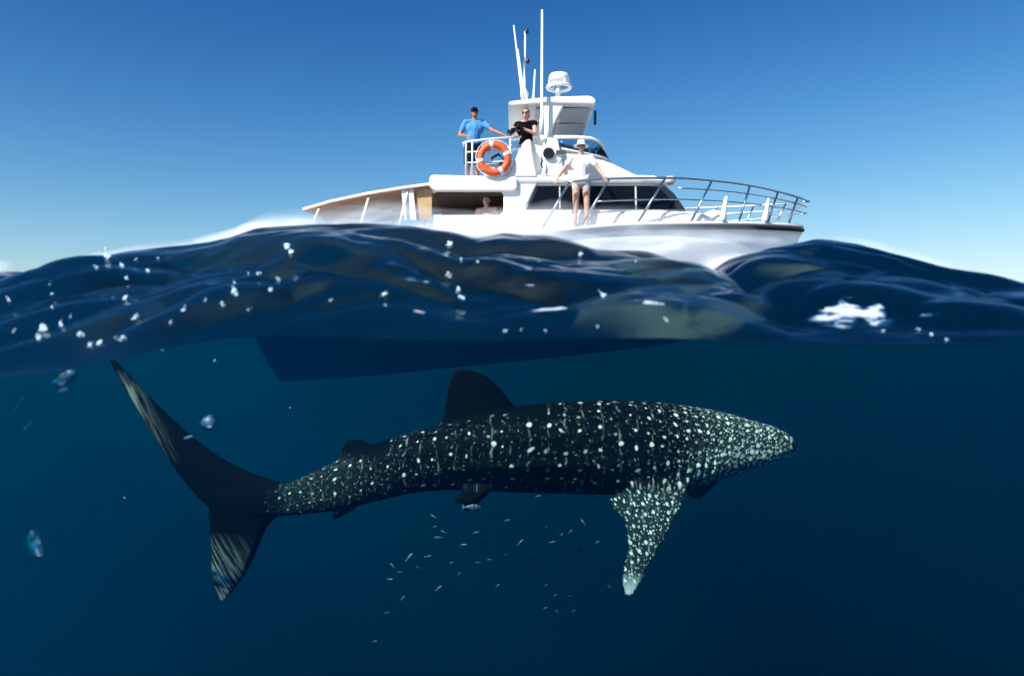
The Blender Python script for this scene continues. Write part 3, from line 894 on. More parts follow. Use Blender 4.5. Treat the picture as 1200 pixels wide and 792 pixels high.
# aerials, radar
def whip(a, b2, d, r0, r1, name='aerial', mat='steel_white'):
    p0, p1 = P(*a, d), P(*b2, d)
    mb = MB(); mb.tube([p0, p0.lerp(p1, 0.12), p0.lerp(p1, 0.14), p1], [r0*1.5, r0*1.5, r0, r1], 8)
    return mb.build(name, mat, boat, smooth=True)
whip((635,158), (635.3,12), 15.0, 0.034, 0.022)
whip((613,119), (602,30), 15.6, 0.026, 0.014)
whip((615,117), (607,58), 16.0, 0.022, 0.012)
whip((625,117), (627,82), 15.6, 0.022, 0.018)
mast = whip((614.5,118), (615.5,37), 15.8, 0.026, 0.018, 'mast')
for px, py in ((617.3,37), (618.3,72)):
    c = P(px, py, 15.8)
    MB().lathe([(0.012,-0.06),(0.04,-0.05),(0.045,0.03),(0.02,0.055)], c, 'z', 12).build('mast_lamp', 'window_seal', mast, smooth=True)
    MB().tube([c + Vector((-0.06,0,-0.04)), c + Vector((0,0,-0.05))], 0.012, 6).build('bracket', 'steel_white', mast)
MB().tube([P(617,117,15.8), P(618,109,15.8), P(614.5,104,15.8)], 0.03, 6).build('bracket', 'gelcoat', mast)
rc = P(655, 98, 16.4); k = 16.4/FPX
radar = MB().lathe([(0.02,11*k),(11*k,10*k),(12.2*k,8*k),(12.6*k,3*k),(11.5*k,1.5*k),(0.02,1.2*k)], rc, 'z', 32).build('radar', 'gelcoat', boat, smooth=True)
rot = []
for i in range(32):
    a = 2*math.pi*i/32; rot.append(rc + Vector((13.4*k*math.cos(a), 13.4*k*math.sin(a), -4.5*k)))
MB().tube(rot, 2.3*k, 8, closed=True).build('radar_ring', 'gelcoat', radar, smooth=True)
for a in (0.4, 2.0, 3.6, 5.2):
    MB().tube([rc + Vector((12.4*k*math.cos(a), 12.4*k*math.sin(a), 2*k)), rc + Vector((13.4*k*math.cos(a), 13.4*k*math.sin(a), -4.5*k))], 0.02, 6).build('radar_strut', 'gelcoat', radar, smooth=True)
MB().tube([rc + Vector((-1.5*k, 0, -16*k)), rc + Vector((0, 0, 1.5*k))], [0.06, 0.045], 10).build('radar_post', 'steel_white', radar, smooth=True)

# bow rail: three tubes round the bow on slanting stanchions
def sheer(x): return float(np.interp(x, HX, HB)), float(np.interp(x, HX, HS))
def rail_top(x): return float(np.interp(x, [0.9, 1.8, 3.2, 4.6, 5.6, 6.6], [3.10, 3.18, 3.23, 3.20, 3.15, 3.10]))
xr = list(np.linspace(0.95, 5.8, 24)) + [6.05, 6.25, 6.4, 6.5, 6.56]
def rail_line(frac, x0):
    near, far = [], []
    for x in xr:
        if x < x0: continue
        hb, hs = sheer(x); z = hs + (rail_top(x)-hs)*frac
        near.append((x+0.12*frac, BY-hb+0.04, z)); far.append((x+0.12*frac, BY+hb-0.04, z))
    hs = 2.49; nose = [(6.74*1.0 if frac > 0.9 else 6.68, BY, hs + (rail_top(6.6)-hs)*frac)]
    return near + nose + far[::-1]
rail = MB().tube(rail_line(1.0, 0.9), 0.024, 8).build('bow_rail', 'steel', boat, smooth=True)
MB().tube(rail_line(0.79, 3.1), 0.016, 8).build('middle_tube', 'steel', rail, smooth=True)
MB().tube(rail_line(0.55, 1.5), 0.015, 8).build('lower_tube', 'steel', rail, smooth=True)
for sgn in (-1, 1):
    for x in (1.05, 1.85, 3.0, 4.0, 4.9, 5.65, 6.25):
        hb, hs = sheer(x-0.42); hb2, _ = sheer(x)
        if x > 5: hb = sheer(x-0.15)[0]
        xb_ = x - (0.5 if x < 3.2 else 0.38 if x < 4.5 else 0.18)
        MB().tube([(xb_, BY+sgn*(sheer(xb_)[0]-0.04), sheer(xb_)[1]+0.02), (x+0.1, BY+sgn*(hb2-0.04), rail_top(x))], [0.030, 0.020], 8).build('stanchion', 'steel', rail, smooth=True)
# white fenders and lashings tied to the rail near the bow
for x in (4.35, 5.4):
    hb, hs = sheer(x)
    MB().capsule((x, BY-hb+0.02, hs+0.12), (x+0.08, BY-hb+0.04, hs+0.55), 0.07, 0.04).build('lashed_cover', 'canvas_white', rail, smooth=True)
# foredeck
deck = MB(); rs = [[(x, BY-b*0.985, s), (x, BY, s+0.05), (x, BY+b*0.985, s)] for x, b, s in zip(HX, HB, HS) if x > 0.5]
deck.loft(rs, cap=False, closed=False); deck.build('foredeck', 'gelcoat', boat, recalc=False)
# cowl cover on the foredeck (wrapped windlass)
MB().ell((xs_(838,15.6), 15.7, 2.52), (0.28, 0.3, 0.22)).build('windlass_cover', 'canvas_white', boat, smooth=True)

# flybridge rail
DR = 14.98
frail = MB().tube([P(611,160.3,DR), P(575,163,DR), P(545.5,166.5,DR), P(543,168,DR+0.1), (P(543,168,DR).x, 2*BY-DR-0.3, P(543,168,DR).z)], 0.022, 8).build('flybridge_rail', 'steel_white', boat, smooth=True)
for py0, py1 in ((178.5,176.5), (191,189.5)):
    MB().tube([P(608,py1-1,DR), P(546,py0,DR), (P(544,py0,DR).x, 2*BY-DR-0.3, P(544,py0,DR).z)], 0.015, 8).build('rail_tube', 'steel_white', frail, smooth=True)
for px, t in ((546,166.4), (553.5,165.6), (574,163.1), (598,161.4)):
    MB().tube([P(px,206,DR), P(px,t,DR)], 0.018, 8).build('stanchion', 'steel_white', frail, smooth=True)
# locker and folded gear behind the lifebuoy
MB().prism([XZ(*p, 15.3) for p in [(567,207),(567,192),(597,190),(604,207)]], 15.3, 15.8).build('deck_locker', 'gelcoat_grey', boat, bevel=0.03)
MB().tube([P(574,187,15.2), P(584,181,15.2), P(592,188,15.2), P(585,193,15.2)], 0.03, 6).build('folded_gear', 'window_seal', boat, smooth=True)
MB().ell(P(599,174,15.1), (0.09,0.09,0.08)).build('deck_lamp', 'gelcoat', boat, smooth=True)

# lifebuoy hung on the rail
pmat('buoy_orange', (0.80, 0.105, 0.02), 0.5, mottled=0.15, scale=8)
lc = P(579, 186, 14.88); kk = 14.88/FPX
buoy = empty('lifebuoy', lc, 'orange ring lifebuoy with white bands hung on the flybridge rail', 'lifebuoy')
ringp = [lc + Vector((16.2*kk*math.cos(a), 0, 16.2*kk*math.sin(a))) for a in np.linspace(0, 2*math.pi, 48, endpoint=False)]
MB().tube(ringp, 4.2*kk, 14, closed=True).build('ring', 'buoy_orange', buoy, smooth=True)
for a0 in (R(100), R(190), R(-60), R(20)):
    pts = [lc + Vector((16.2*kk*math.cos(a0+d), 0, 16.2*kk*math.sin(a0+d))) for d in np.linspace(-0.13, 0.13, 5)]
    MB().tube(pts, 4.45*kk, 14).build('band', 'canvas_white', buoy, smooth=True)
gr = []
for i in range(48):
    a = 2*math.pi*i/48; rr = (20.8 + 1.2*abs(math.sin(2*(a-R(10)))))*kk
    gr.append(lc + Vector((rr*math.cos(a), 0, rr*math.sin(a))))
MB().tube(gr, 0.008, 5, closed=True).build('grab_line', 'canvas_white', buoy, smooth=True)

# ------------------------------------------------------------------ people
pmat('skin', (0.56, 0.31, 0.23), 0.55, mottled=0.12, scale=14)
pmat('skin_tan', (0.36, 0.17, 0.10), 0.55, mottled=0.12, scale=14)
pmat('shirt_blue', (0.08, 0.28, 0.60), 0.85, spec=0.08, mottled=0.15, scale=10, bump=0.3, bscale=14)
pmat('shorts_navy', (0.012, 0.03, 0.07), 0.85, spec=0.08, bump=0.3, bscale=14)
pmat('cap_black', (0.008, 0.008, 0.01), 0.85, spec=0.1)
pmat('shirt_black', (0.004, 0.004, 0.005), 0.85, spec=0.05, bump=0.3, bscale=14)
pmat('shirt_white', (0.74, 0.74, 0.74), 0.85, spec=0.08, mottled=0.06, bump=0.3, bscale=14)
pmat('shorts_pale', (0.55, 0.53, 0.50), 0.85, spec=0.08, mottled=0.4, scale=20, bump=0.3, bscale=16)
pmat('hat_white', (0.80, 0.78, 0.72), 0.8)
pmat('hair_sandy', (0.30, 0.16, 0.08), 0.7, mottled=0.4, scale=40)
pmat('hair_dark', (0.13, 0.07, 0.04), 0.7, mottled=0.4, scale=40)
pmat('trousers_grey', (0.30, 0.33, 0.42), 0.85, spec=0.08, bump=0.3, bscale=14)
def hand(mb, wrist, d, side, curl=0.35, sgn=1):
    """palm and five separate, unequal, bent fingers"""
    d = Vector(d).normalized(); side = Vector(side); side = (side - d*side.dot(d)).normalized(); nrm = d.cross(side)*sgn
    w = Vector(wrist)
    for q in (-0.026, 0.0, 0.026): mb.capsule(w + side*q*0.5, w + d*0.085 + side*q, 0.017, 0.015, 8)
    for q, ln in ((-0.031, 0.060), (-0.0105, 0.075), (0.0105, 0.080), (0.031, 0.068)):
        a = w + d*0.09 + side*q; b1 = a + (d + nrm*curl*0.7).normalized()*ln*0.5; c = b1 + (d + nrm*curl*2.2).normalized()*ln*0.5
        mb.capsule(a, b1, 0.0088, 0.0082, 8); mb.capsule(b1, c, 0.0082, 0.007, 8)
    a = w + d*0.025 + side*0.03; b1 = a + (d*0.6 + side*0.8).normalized()*0.04; c = b1 + (d*0.9 + side*0.2 + nrm*curl).normalized()*0.032
    mb.capsule(a, b1, 0.011, 0.0095, 8); mb.capsule(b1, c, 0.0095, 0.008, 8)

def person(label, base, yaw, scale, J, outfit, group=None, headturn=0.0, lean=(0,0)):
    """J: joint positions in metres (x to the person's picture right, -y forward, z up) over defaults"""
    D = dict(pelvis=(0,0,.93), chest=(0,0,1.27), neck=(0,0,1.45), head=(0,-.02,1.61),
             shl=(-.185,0,1.41), ell=(-.27,0,1.13), wrl=(-.30,-.08,.88), shr=(.185,0,1.41), elr=(.27,0,1.13), wrr=(.30,-.08,.88),
             hil=(-.095,0,.90), knl=(-.11,-.02,.49), anl=(-.12,.02,.09), hir=(.095,0,.90), knr=(.11,-.02,.49), anr=(.12,.02,.09))
    D.update(J)
    M = Matrix.Translation(Vector(base)) @ Matrix.Rotation(yaw, 4, 'Z') @ Matrix.Scale(scale, 4)
    V = {k: Vector(v) for k, v in D.items()}
    body = MB(); c = body.capsule
    c(V['pelvis'] + Vector((-.07,0,0)), V['pelvis'] + Vector((.07,0,0)), .115, .115)
    c(V['pelvis'], V['chest'], .125, .14); c(V['chest'] + Vector((-.07,0,0)), V['chest'] + Vector((.07,0,0)), .12, .12)
    c(V['chest'], V['neck'] - Vector((0,0,.03)), .12, .06)
    c(V['shl'], V['neck'] + Vector((-.03,0,-.02)), .055, .055); c(V['shr'], V['neck'] + Vector((.03,0,-.02)), .055, .055)
    c(V['neck'] - Vector((0,0,.04)), V['head'] - Vector((0,0,.06)), .055, .05)
    h = V['head']; Hr = Matrix.Rotation(headturn, 3, 'Z')
    def hp(x, y, z): return h + Hr @ Vector((x, y, z))
    body.ell(hp(0,.01,.025), (.074,.092,.092)); body.ell(hp(0,-.02,-.045), (.056,.066,.075))
    c(hp(0,-.092,.01), hp(0,-.108,-.022), .010, .014, 8)
    body.ell(hp(0,-.082,-.062), (.024,.014,.011), 10, 6)
    for s_ in (-1, 1): body.ell(hp(s_*.076,.012,0), (.012,.022,.032), 8, 6)
    for s_, sd in ((-1,'l'), (1,'r')):
        c(V['sh'+sd], V['el'+sd], .052, .042); c(V['el'+sd], V['wr'+sd], .042, .027)
        d = V['wr'+sd] - V['el'+sd]
        hand(body, V['wr'+sd], d, Vector((s_*-1, -0.6, 0)), outfit.get('curl', .35), s_)
        c(V['hi'+sd], V['kn'+sd], .088, .058); c(V['kn'+sd] , V['an'+sd], .056, .038)
        k = V['kn'+sd].lerp(V['an'+sd], .28); c(k + Vector((0,.015,0)), k + Vector((0,.01,-.08)), .055, .045)
        c(V['an'+sd] + Vector((0,.03,-.05)), V['an'+sd] + Vector((0,-.14,-.055)), .034, .028)
    def put(mb): mb.v = [tuple(M @ Vector(v)) for v in mb.v]; return mb
    o = fused('person', put(body), 0.0075*scale, outfit.get('skin', 'skin'), None, 1, 0.4)
    off = Vector(base); o.data.transform(Matrix.Translation(-off)); o.location = off
    tag(o, label, 'person', group)
    sh = MB(); c = sh.capsule
    c(V['pelvis'] + Vector((0,0,outfit.get('hem', .02))), V['chest'], .137, .152); c(V['chest'] + Vector((-.07,0,0)), V['chest'] + Vector((.07,0,0)), .132, .132)
    c(V['pelvis'] + Vector((-.05,0,outfit.get('hem', .02))), V['pelvis'] + Vector((.05,0,outfit.get('hem', .02))), .13, .13)
    c(V['chest'], V['neck'] - Vector((0,0,.055)), .13, .075)
    for sd, s_ in (('l',-1), ('r',1)):
        c(V['sh'+sd], V['neck'] + Vector((s_*.04,0,-.04)), .066, .06)
        c(V['sh'+sd], V['sh'+sd].lerp(V['el'+sd], outfit.get('sleeve', .6)), .066, .062)
    fused('shirt', put(sh), 0.011*scale, outfit['shirt'], o, 2)
    st_ = MB(); c = st_.capsule
    c(V['pelvis'] + Vector((-.06,0,.0)), V['pelvis'] + Vector((.06,0,.0)), .128, .128)
    for sd in 'lr':
        ln = outfit.get('leg', .7)
        c(V['hi'+sd], V['hi'+sd].lerp(V['kn'+sd], min(ln, 1)), .10, .086)
        if ln > 1: c(V['kn'+sd], V['kn'+sd].lerp(V['an'+sd], ln-1), .075, .062)
    fused('trousers' if outfit.get('leg', .7) > 1 else 'shorts', put(st_), 0.011*scale, outfit['shorts'], o, 2)
    hk = outfit['hat']
    if hk == 'cap':
        hm = MB(); hm.lathe([(.002,.125),(.05,.115),(.080,.085),(.094,.04),(.095,.022),(.088,.022)], (0,0,0), 'z', 20)
        hm.v = [tuple(hp(x*0.9, y*1.06+.01, z)) for x, y, z in hm.v]
        bm2 = MB(); bm2.ell((0,-.115,.028), (.062,.075,.010), 14, 8); bm2.v = [tuple(hp(*v)) for v in bm2.v]
        cap = put(hm).build('cap', outfit['hatmat'], o, smooth=True); put(bm2).build('brim', outfit['hatmat'], cap, smooth=True)
    elif hk == 'brim':
        hm = MB(); hm.lathe([(.002,.135),(.05,.132),(.078,.115),(.09,.05),(.094,.03),(.165,.012),(.166,.006),(.092,.018)], (0,0,0), 'z', 24)
        hm.v = [tuple(hp(x*0.95, y*1.02, z+.01)) for x, y, z in hm.v]
        put(hm).build('hat', outfit['hatmat'], o, smooth=True)
    else:
        hm = MB(); hm.ell((0,.034,.05), (.082,.094,.086)); hm.ell((0,.05,-.01), (.078,.07,.09))
        hm.v = [tuple(hp(*v)) for v in hm.v]
        fused('hair', put(hm), 0.010*scale, outfit['hatmat'], o, 2)
    if outfit.get('glasses'):
        gm = MB()
        for s_ in (-1, 1):
            gm.ell((s_*.033,-.086,.012), (.030,.014,.021), 12, 8)
            gm.tube([(s_*.06,-.082,.014), (s_*.078,-.01,.016)], .004, 6)
        gm.tube([(-.02,-.095,.016),(.02,-.095,.016)], .004, 6)
        gm.v = [tuple(hp(*v)) for v in gm.v]
        put(gm).build('sunglasses', 'lens_black', o, smooth=True)
    else:
        for s_ in (-1, 1):
            em = MB(); em.ell((s_*.032,-.086,.012), (.012,.008,.007), 10, 6); em.v = [tuple(hp(*v)) for v in em.v]
            put(em).build('eye', 'eye_black', o, smooth=True)
    return o, M, V

fz_deck = 3.12
slab([(512,218.5),(600,220),(634,221),(634,222.5),(512,222.5)], 15.14, 2*BY-15.14, 'flybridge_sole', 'deck_cream', boat, 0.0)
# man in blue leaning on the rail
x1 = P(556, 0, 15.35).x
person('man in blue shirt and black cap resting one hand on the flybridge rail', (x1, 15.35, zs_(218.9, 15.14)), R(8), 0.985,
       dict(wrl=(-.20,-.22,1.06), ell=(-.32,-.03,1.12), elr=(.36,-.14,1.22), wrr=(.60,-.28,1.09), pelvis=(-.04,0,.93), hil=(-.135,0,.90), hir=(.055,0,.90), knl=(-.15,-.02,.49), anl=(-.16,.02,.09), knr=(.05,-.02,.49), anr=(.07,.02,.09)),
       dict(shirt='shirt_blue', shorts='shorts_navy', hat='cap', hatmat='cap_black', glasses=True, skin='skin_tan', leg=.85))
# photographer in black
x2 = P(617, 0, 15.40).x
pho, M2, V2 = person('photographer in black vest holding a camera beside the arch of the flybridge', (x2, 15.42, zs_(218.9, 15.14)), R(-14), 0.98,
       dict(chest=(0,-.06,1.25), neck=(.01,-.10,1.43), head=(.02,-.15,1.58), shl=(-.18,-.08,1.39), shr=(.19,-.08,1.39), ell=(-.30,-.22,1.14), wrl=(-.14,-.40,1.17), elr=(.24,-.26,1.12), wrr=(.02,-.36,1.20)),
       dict(shirt='shirt_black', shorts='trousers_grey', hat='hair', hatmat='hair_sandy', glasses=True, leg=1.9, sleeve=.25, curl=.8))
cm = MB(); cc = Vector((-.06,-.45,1.22))
camera_thing = empty('handheld_camera', M2 @ cc, 'black camera with long lens in the hands of the person in black', 'camera')
MBX = MB().box((-.13,-.50,1.15),(.03,-.42,1.26)); MBX.v = [tuple(M2 @ Vector(v)) for v in MBX.v]
MBX.build('camera_body', 'cap_black', camera_thing, bevel=0.01)
MBL = MB().tube([(-.06,-.49,1.20),(-.13,-.60,1.12),(-.20,-.70,1.05)], [.045,.05,.065], 16); MBL.v = [tuple(M2 @ Vector(v)) for v in MBL.v]
MBL.build('camera_lens', 'lens_black', camera_thing, smooth=True)
# person on the side deck in a white hat
x3 = P(681, 0, 14.83).x
person('person in white hat and white shirt standing on the side deck by the rail', (x3, 14.83, 2.22), 0.0, 1.02,
       dict(ell=(-.34,-.06,1.17), wrl=(-.47,-.18,.98), elr=(.34,-.06,1.16), wrr=(.44,-.18,.98), chest=(0,0,1.25)),
       dict(shirt='shirt_white', shorts='shorts_pale', hat='brim', hatmat='hat_white', glasses=True, leg=.26, sleeve=.55, skin='skin', hem=.05))
# person inside the saloon
x4 = P(571, 0, 15.75).x
person('bare-shouldered person in the shade inside the open saloon window', (x4, 15.38, 1.30), R(-15), 0.98,
       dict(), dict(shirt='skin', shorts='shorts_navy', hat='hair', hatmat='hair_dark', skin='skin', leg=.8, sleeve=.2))
#MARK_BOAT end
#MARK_DETAIL begin
# ------------------------------------------------------------------ bubbles, foam flecks, painted glints, port film and small fish
# air bubbles: silvery shells in the water
m, n, l = new_mat('air_bubble')
g = n.new('ShaderNodeBsdfGlass'); g.inputs['IOR'].default_value = 0.76; g.inputs['Roughness'].default_value = 0.02
gs = n.new('ShaderNodeBsdfGlossy'); gs.inputs['Roughness'].default_value = 0.25; gs.inputs['Color'].default_value = (0.85, 0.95, 1, 1)
lw = n.new('ShaderNodeTexNoise'); lw.inputs['Scale'].default_value = 45
tcb = n.new('ShaderNodeTexCoord'); l.new(tcb.outputs['Object'], lw.inputs['Vector'])
mx = n.new('ShaderNodeMixShader')
l.new(mapr(n, l, lw.outputs['Fac'], 0.40, 0.62, 0.05, 0.75), mx.inputs[0]); l.new(g.outputs[0], mx.inputs[1]); l.new(gs.outputs[0], mx.inputs[2])
l.new(mx.outputs[0], n['Material Output'].inputs['Surface'])
pmat('foam_white', (0.66, 0.88, 1.0), 0.35, spec=0.5, mottled=0.15, scale=80)
# painted glints and port water film: part see-through, ragged by noise
def film_mat(name, scale, lo, hi, colr, amount):
    m, n, l = new_mat(name)
    tr = n.new('ShaderNodeBsdfTransparent')
    df = n.new('ShaderNodeBsdfDiffuse'); df.inputs['Color'].default_value = (*colr, 1)
    tl = n.new('ShaderNodeBsdfTranslucent'); tl.inputs['Color'].default_value = (*colr, 1)
    a1 = n.new('ShaderNodeMixShader'); a1.inputs[0].default_value = 0.35
    l.new(df.outputs[0], a1.inputs[1]); l.new(tl.outputs[0], a1.inputs[2])
    tc = n.new('ShaderNodeTexCoord'); mp = n.new('ShaderNodeMapping'); mp.inputs['Scale'].default_value = scale
    l.new(tc.outputs['Object'], mp.inputs['Vector'])
    t = n.new('ShaderNodeTexNoise'); t.inputs['Scale'].default_value = 1.0; t.inputs['Detail'].default_value = 5
    t.inputs['Distortion'].default_value = 0.8
    l.new(mp.outputs[0], t.inputs['Vector'])
    at = n.new('ShaderNodeAttribute'); at.attribute_name = 'cover'
    if name == 'glint_film':
        d_ = mathn(n, l, 'SUBTRACT', at.outputs['Fac'], mapr(n, l, t.outputs['Fac'], lo, hi, -0.05, 1.35, False))
        fac = mathn(n, l, 'MULTIPLY', mapr(n, l, d_, 0.0, 0.8, 0, 1), amount)
    else:
        fac = mathn(n, l, 'MULTIPLY', mathn(n, l, 'MULTIPLY', at.outputs['Fac'], amount), mapr(n, l, t.outputs['Fac'], lo, hi, 0.25, 1))
        cm_ = n.new('ShaderNodeMix'); cm_.data_type = 'RGBA'
        cm_.inputs[6].default_value = (0.42, 0.50, 0.58, 1); cm_.inputs[7].default_value = (0.86, 0.89, 0.92, 1)
        l.new(mapr(n, l, t.outputs['Fac'], 0.38, 0.6, 0, 1), cm_.inputs['Factor'])
        l.new(cm_.outputs[2], df.inputs['Color']); l.new(cm_.outputs[2], tl.inputs['Color'])
    if name == 'glint_film':              # dense parts of the painted glints white, thin parts blue
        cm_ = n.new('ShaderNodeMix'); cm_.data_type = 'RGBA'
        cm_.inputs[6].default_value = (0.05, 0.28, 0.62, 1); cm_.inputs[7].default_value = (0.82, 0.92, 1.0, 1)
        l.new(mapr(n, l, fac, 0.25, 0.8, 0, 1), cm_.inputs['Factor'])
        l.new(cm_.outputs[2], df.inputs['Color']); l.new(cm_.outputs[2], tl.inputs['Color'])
    mx = n.new('ShaderNodeMixShader')
    l.new(fac, mx.inputs[0]); l.new(tr.outputs[0], mx.inputs[1]); l.new(a1.outputs[0], mx.inputs[2])
    l.new(mx.outputs[0], n['Material Output'].inputs['Surface'])
film_mat('port_film', (3.0, 3.0, 11.0), 0.30, 0.66, (0.80, 0.84, 0.88), 0.95)
film_mat('glint_film', (22.0, 22.0, 60.0), 0.32, 0.70, (0.36, 0.62, 0.90), 0.8)

# added sheets along the crest that stand in for the port's water film
FILM_H = [(-60,18),(0,26),(22,18),(60,18),(110,14),(200,16),(270,22),(310,30),(350,36),(420,32),(480,34),(520,38),(560,44),(600,48),(640,54),(700,60),(760,62),(800,66),(828,76),(860,52),(900,28),(955,18),(1000,22),(1040,28),(1090,30),(1130,26),(1180,26),(1220,18),(1280,16)]
COV = [(-60,.5),(0,.6),(100,.45),(240,.55),(330,.95),(480,1.0),(620,.95),(830,.9),(900,.6),(980,.45),(1040,.6),(1120,.6),(1280,.4)]
lx = np.linspace(-60, 1280, 260)
V_, F_, C_ = [], [], []
rows = 9
for layer in range(3):
    base = len(V_)
    for i, px in enumerate(lx):
        yy = YC + 0.02 + 0.05*layer
        x0 = (px-600)/FPX*YC
        zc = float(np.interp(x0, cx, cz)); hgt = float(np.interp(px, [a for a, _ in FILM_H], [b for _, b in FILM_H]))/FPX*YC
        hgt *= (0.75 + 0.25*layer)*(0.85 + 0.3*noise.noise((px*0.012, layer*3.1, 0)))
        cv = float(np.interp(px, [a for a, _ in COV], [b for _, b in COV]))
        for r in range(rows):
            t = r/(rows-1)
            V_.append((x0*yy/YC, yy + 0.05*t*t + 0.01*noise.noise((px*0.03, t*2, layer)), zc - 0.016 + (hgt+0.016)*t))
            C_.append(cv*(1-t)**0.9*min(1.0, 0.35 + t*5))
    for i in range(len(lx)-1):
        for r in range(rows-1):
            a = base+i*rows+r; F_.append((a, a+rows, a+rows+1, a+1))
me = bpy.data.meshes.new('water_film'); me.from_pydata(V_, [], F_)
me.attributes.new('cover', 'FLOAT', 'POINT').data.foreach_set('value', C_)
tag(link_mesh('water_film', me, 'port_film', None, smooth=True), 'thin white sheets added along the wave crest for the water film on the camera port', 'water_film', kind='stuff')

# sky glints painted as pale patches on the face of the wave
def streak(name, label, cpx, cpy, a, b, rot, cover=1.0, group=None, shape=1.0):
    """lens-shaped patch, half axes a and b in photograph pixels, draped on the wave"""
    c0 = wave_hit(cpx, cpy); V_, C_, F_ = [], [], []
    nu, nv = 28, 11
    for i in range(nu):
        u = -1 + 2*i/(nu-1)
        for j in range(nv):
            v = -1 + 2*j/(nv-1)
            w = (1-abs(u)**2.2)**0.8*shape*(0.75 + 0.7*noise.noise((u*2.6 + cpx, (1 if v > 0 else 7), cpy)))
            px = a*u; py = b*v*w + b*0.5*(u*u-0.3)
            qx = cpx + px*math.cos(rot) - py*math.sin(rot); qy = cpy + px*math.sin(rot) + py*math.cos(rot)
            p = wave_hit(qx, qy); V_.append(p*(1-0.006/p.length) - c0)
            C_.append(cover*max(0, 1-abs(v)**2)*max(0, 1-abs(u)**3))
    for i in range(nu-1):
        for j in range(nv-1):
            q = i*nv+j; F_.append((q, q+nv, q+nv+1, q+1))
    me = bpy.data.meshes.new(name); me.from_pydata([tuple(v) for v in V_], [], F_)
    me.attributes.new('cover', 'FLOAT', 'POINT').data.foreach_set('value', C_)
    o = link_mesh(name, me, 'glint_film', None, smooth=True); o.location = c0
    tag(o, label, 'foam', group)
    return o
streak('glint_patch', 'large bright blue-white painted glint under the small rounded crest beyond the bow', 1000, 370, 60, 26, R(2), 1.35)
streak('glint_patch', 'small pale blue painted glint beside the large bright glint', 1085, 370, 20, 5, R(-14), 0.9)
streak('glint_streak', 'curved pale painted glint below the awning of the boat', 488, 330, 26, 10, R(6), 0.75)
streak('glint_streak', 'long thin white painted glint low on the wave below the person in white', 640, 363, 30, 3, R(-6), 1.6)
streak('glint_streak', 'short faint blue painted glint below the saloon window', 622, 306, 17, 3, R(0), 0.8)
streak('glint_streak', 'short bright painted glint between the saloon window and the long thin glint', 621, 335, 10, 4.5, R(-12), 1.0)
streak('glint_streak', 'small white broken painted glint under the dark side windows', 765, 356, 20, 7, R(6), 1.2)
streak('glint_streak', 'faint blue painted glint on the rounded wave under the bow rail', 875, 345, 26, 8, R(24), 0.5)
streak('glint_streak', 'thin white painted glint below the curved pale glint', 493, 366, 12, 2.5, R(14), 1.3)
streak('glint_streak', 'dim blue painted sheen high on the wave where it rises to the stern', 240, 330, 44, 14, R(-14), 0.28)

# white flecks of foam: knots of tiny bubbles on the wave face
FL = [(127,303,6),(115,314,3),(145,311,4),(150,326,3),(175,318,3),(160,304,2),(186,303,2),(62,345,2),(60,333,2),(63,360,2.5),(148,350,4.5),(160,372,4),(277,344,6),(276,331,3),(262,357,3.5),(304,321,3),(327,328,3),(318,340,4),(292,321,2),(292,363,2),(340,295,9),(217,362,4),(52,385,7),(47,396,5),(73,380,4),(95,392,5),(107,404,4),(118,402,5),(145,396,4.5),(137,396,2),(18,388,2.5),(388,352,2),(527,287,6),(541,305,3),(527,323,4),(538,340,3.5),(541,349,4.5),(560,307,2),(451,345,4),(452,358,2),(680,299,4),(707,347,5),(745,306,2),(780,376,3),(592,388,3),(611,386,2),(640,388,2),(700,383,2.5),(1033,388,2),(1090,392,3),(1075,386,3),(1108,398,2.5),(84,371,2),(201,378,2),(242,352,2),(12,352,3)]
rng = random.Random(11)
NEAR_TAIL = 'small white foam fleck on the dark wave above the tail of the whale shark'
MID = 'small white foam fleck on the wave face below the white boat'
BOWF = 'small white foam fleck on the wave beyond the bow of the boat'
for px, py, r in FL:
    c0 = wave_hit(px, py); k = r*c0.y/FPX*0.68
    mb = MB(); th = rng.uniform(-1.2, 1.2)
    for q in range(6 + int(2*r)):
        al, ac = rng.gauss(0, .85)*k, rng.gauss(0, .38)*k
        d = Vector((al*math.sin(th) + ac*math.cos(th), -rng.random()*0.3*k, al*math.cos(th) - ac*math.sin(th))); rr = k*rng.uniform(0.12, 0.44)
        mb.ell(d, (rr*rng.uniform(.8,1.5), rr*.6, rr), 8, 6)
    o = mb.build('foam_fleck', 'foam_white', None, smooth=True)
    o.location = c0 + Vector((0, -0.004, 0.0))
    lab, grp = (NEAR_TAIL, 'foam flecks above the tail') if px < 345 else (MID, 'foam flecks below the boat') if px < 860 else (BOWF, 'foam flecks beyond the bow')
    tag(o, lab, 'foam fleck', grp)
# the one large fleck
for o in [q for q in col.objects if q.name.startswith('foam_fleck') and abs(q.location.x - wave_hit(340, 295).x) < 1e-4]:
    o['label'] = 'largest white knot of foam high on the wave where it rises to the stern'; del o['group']

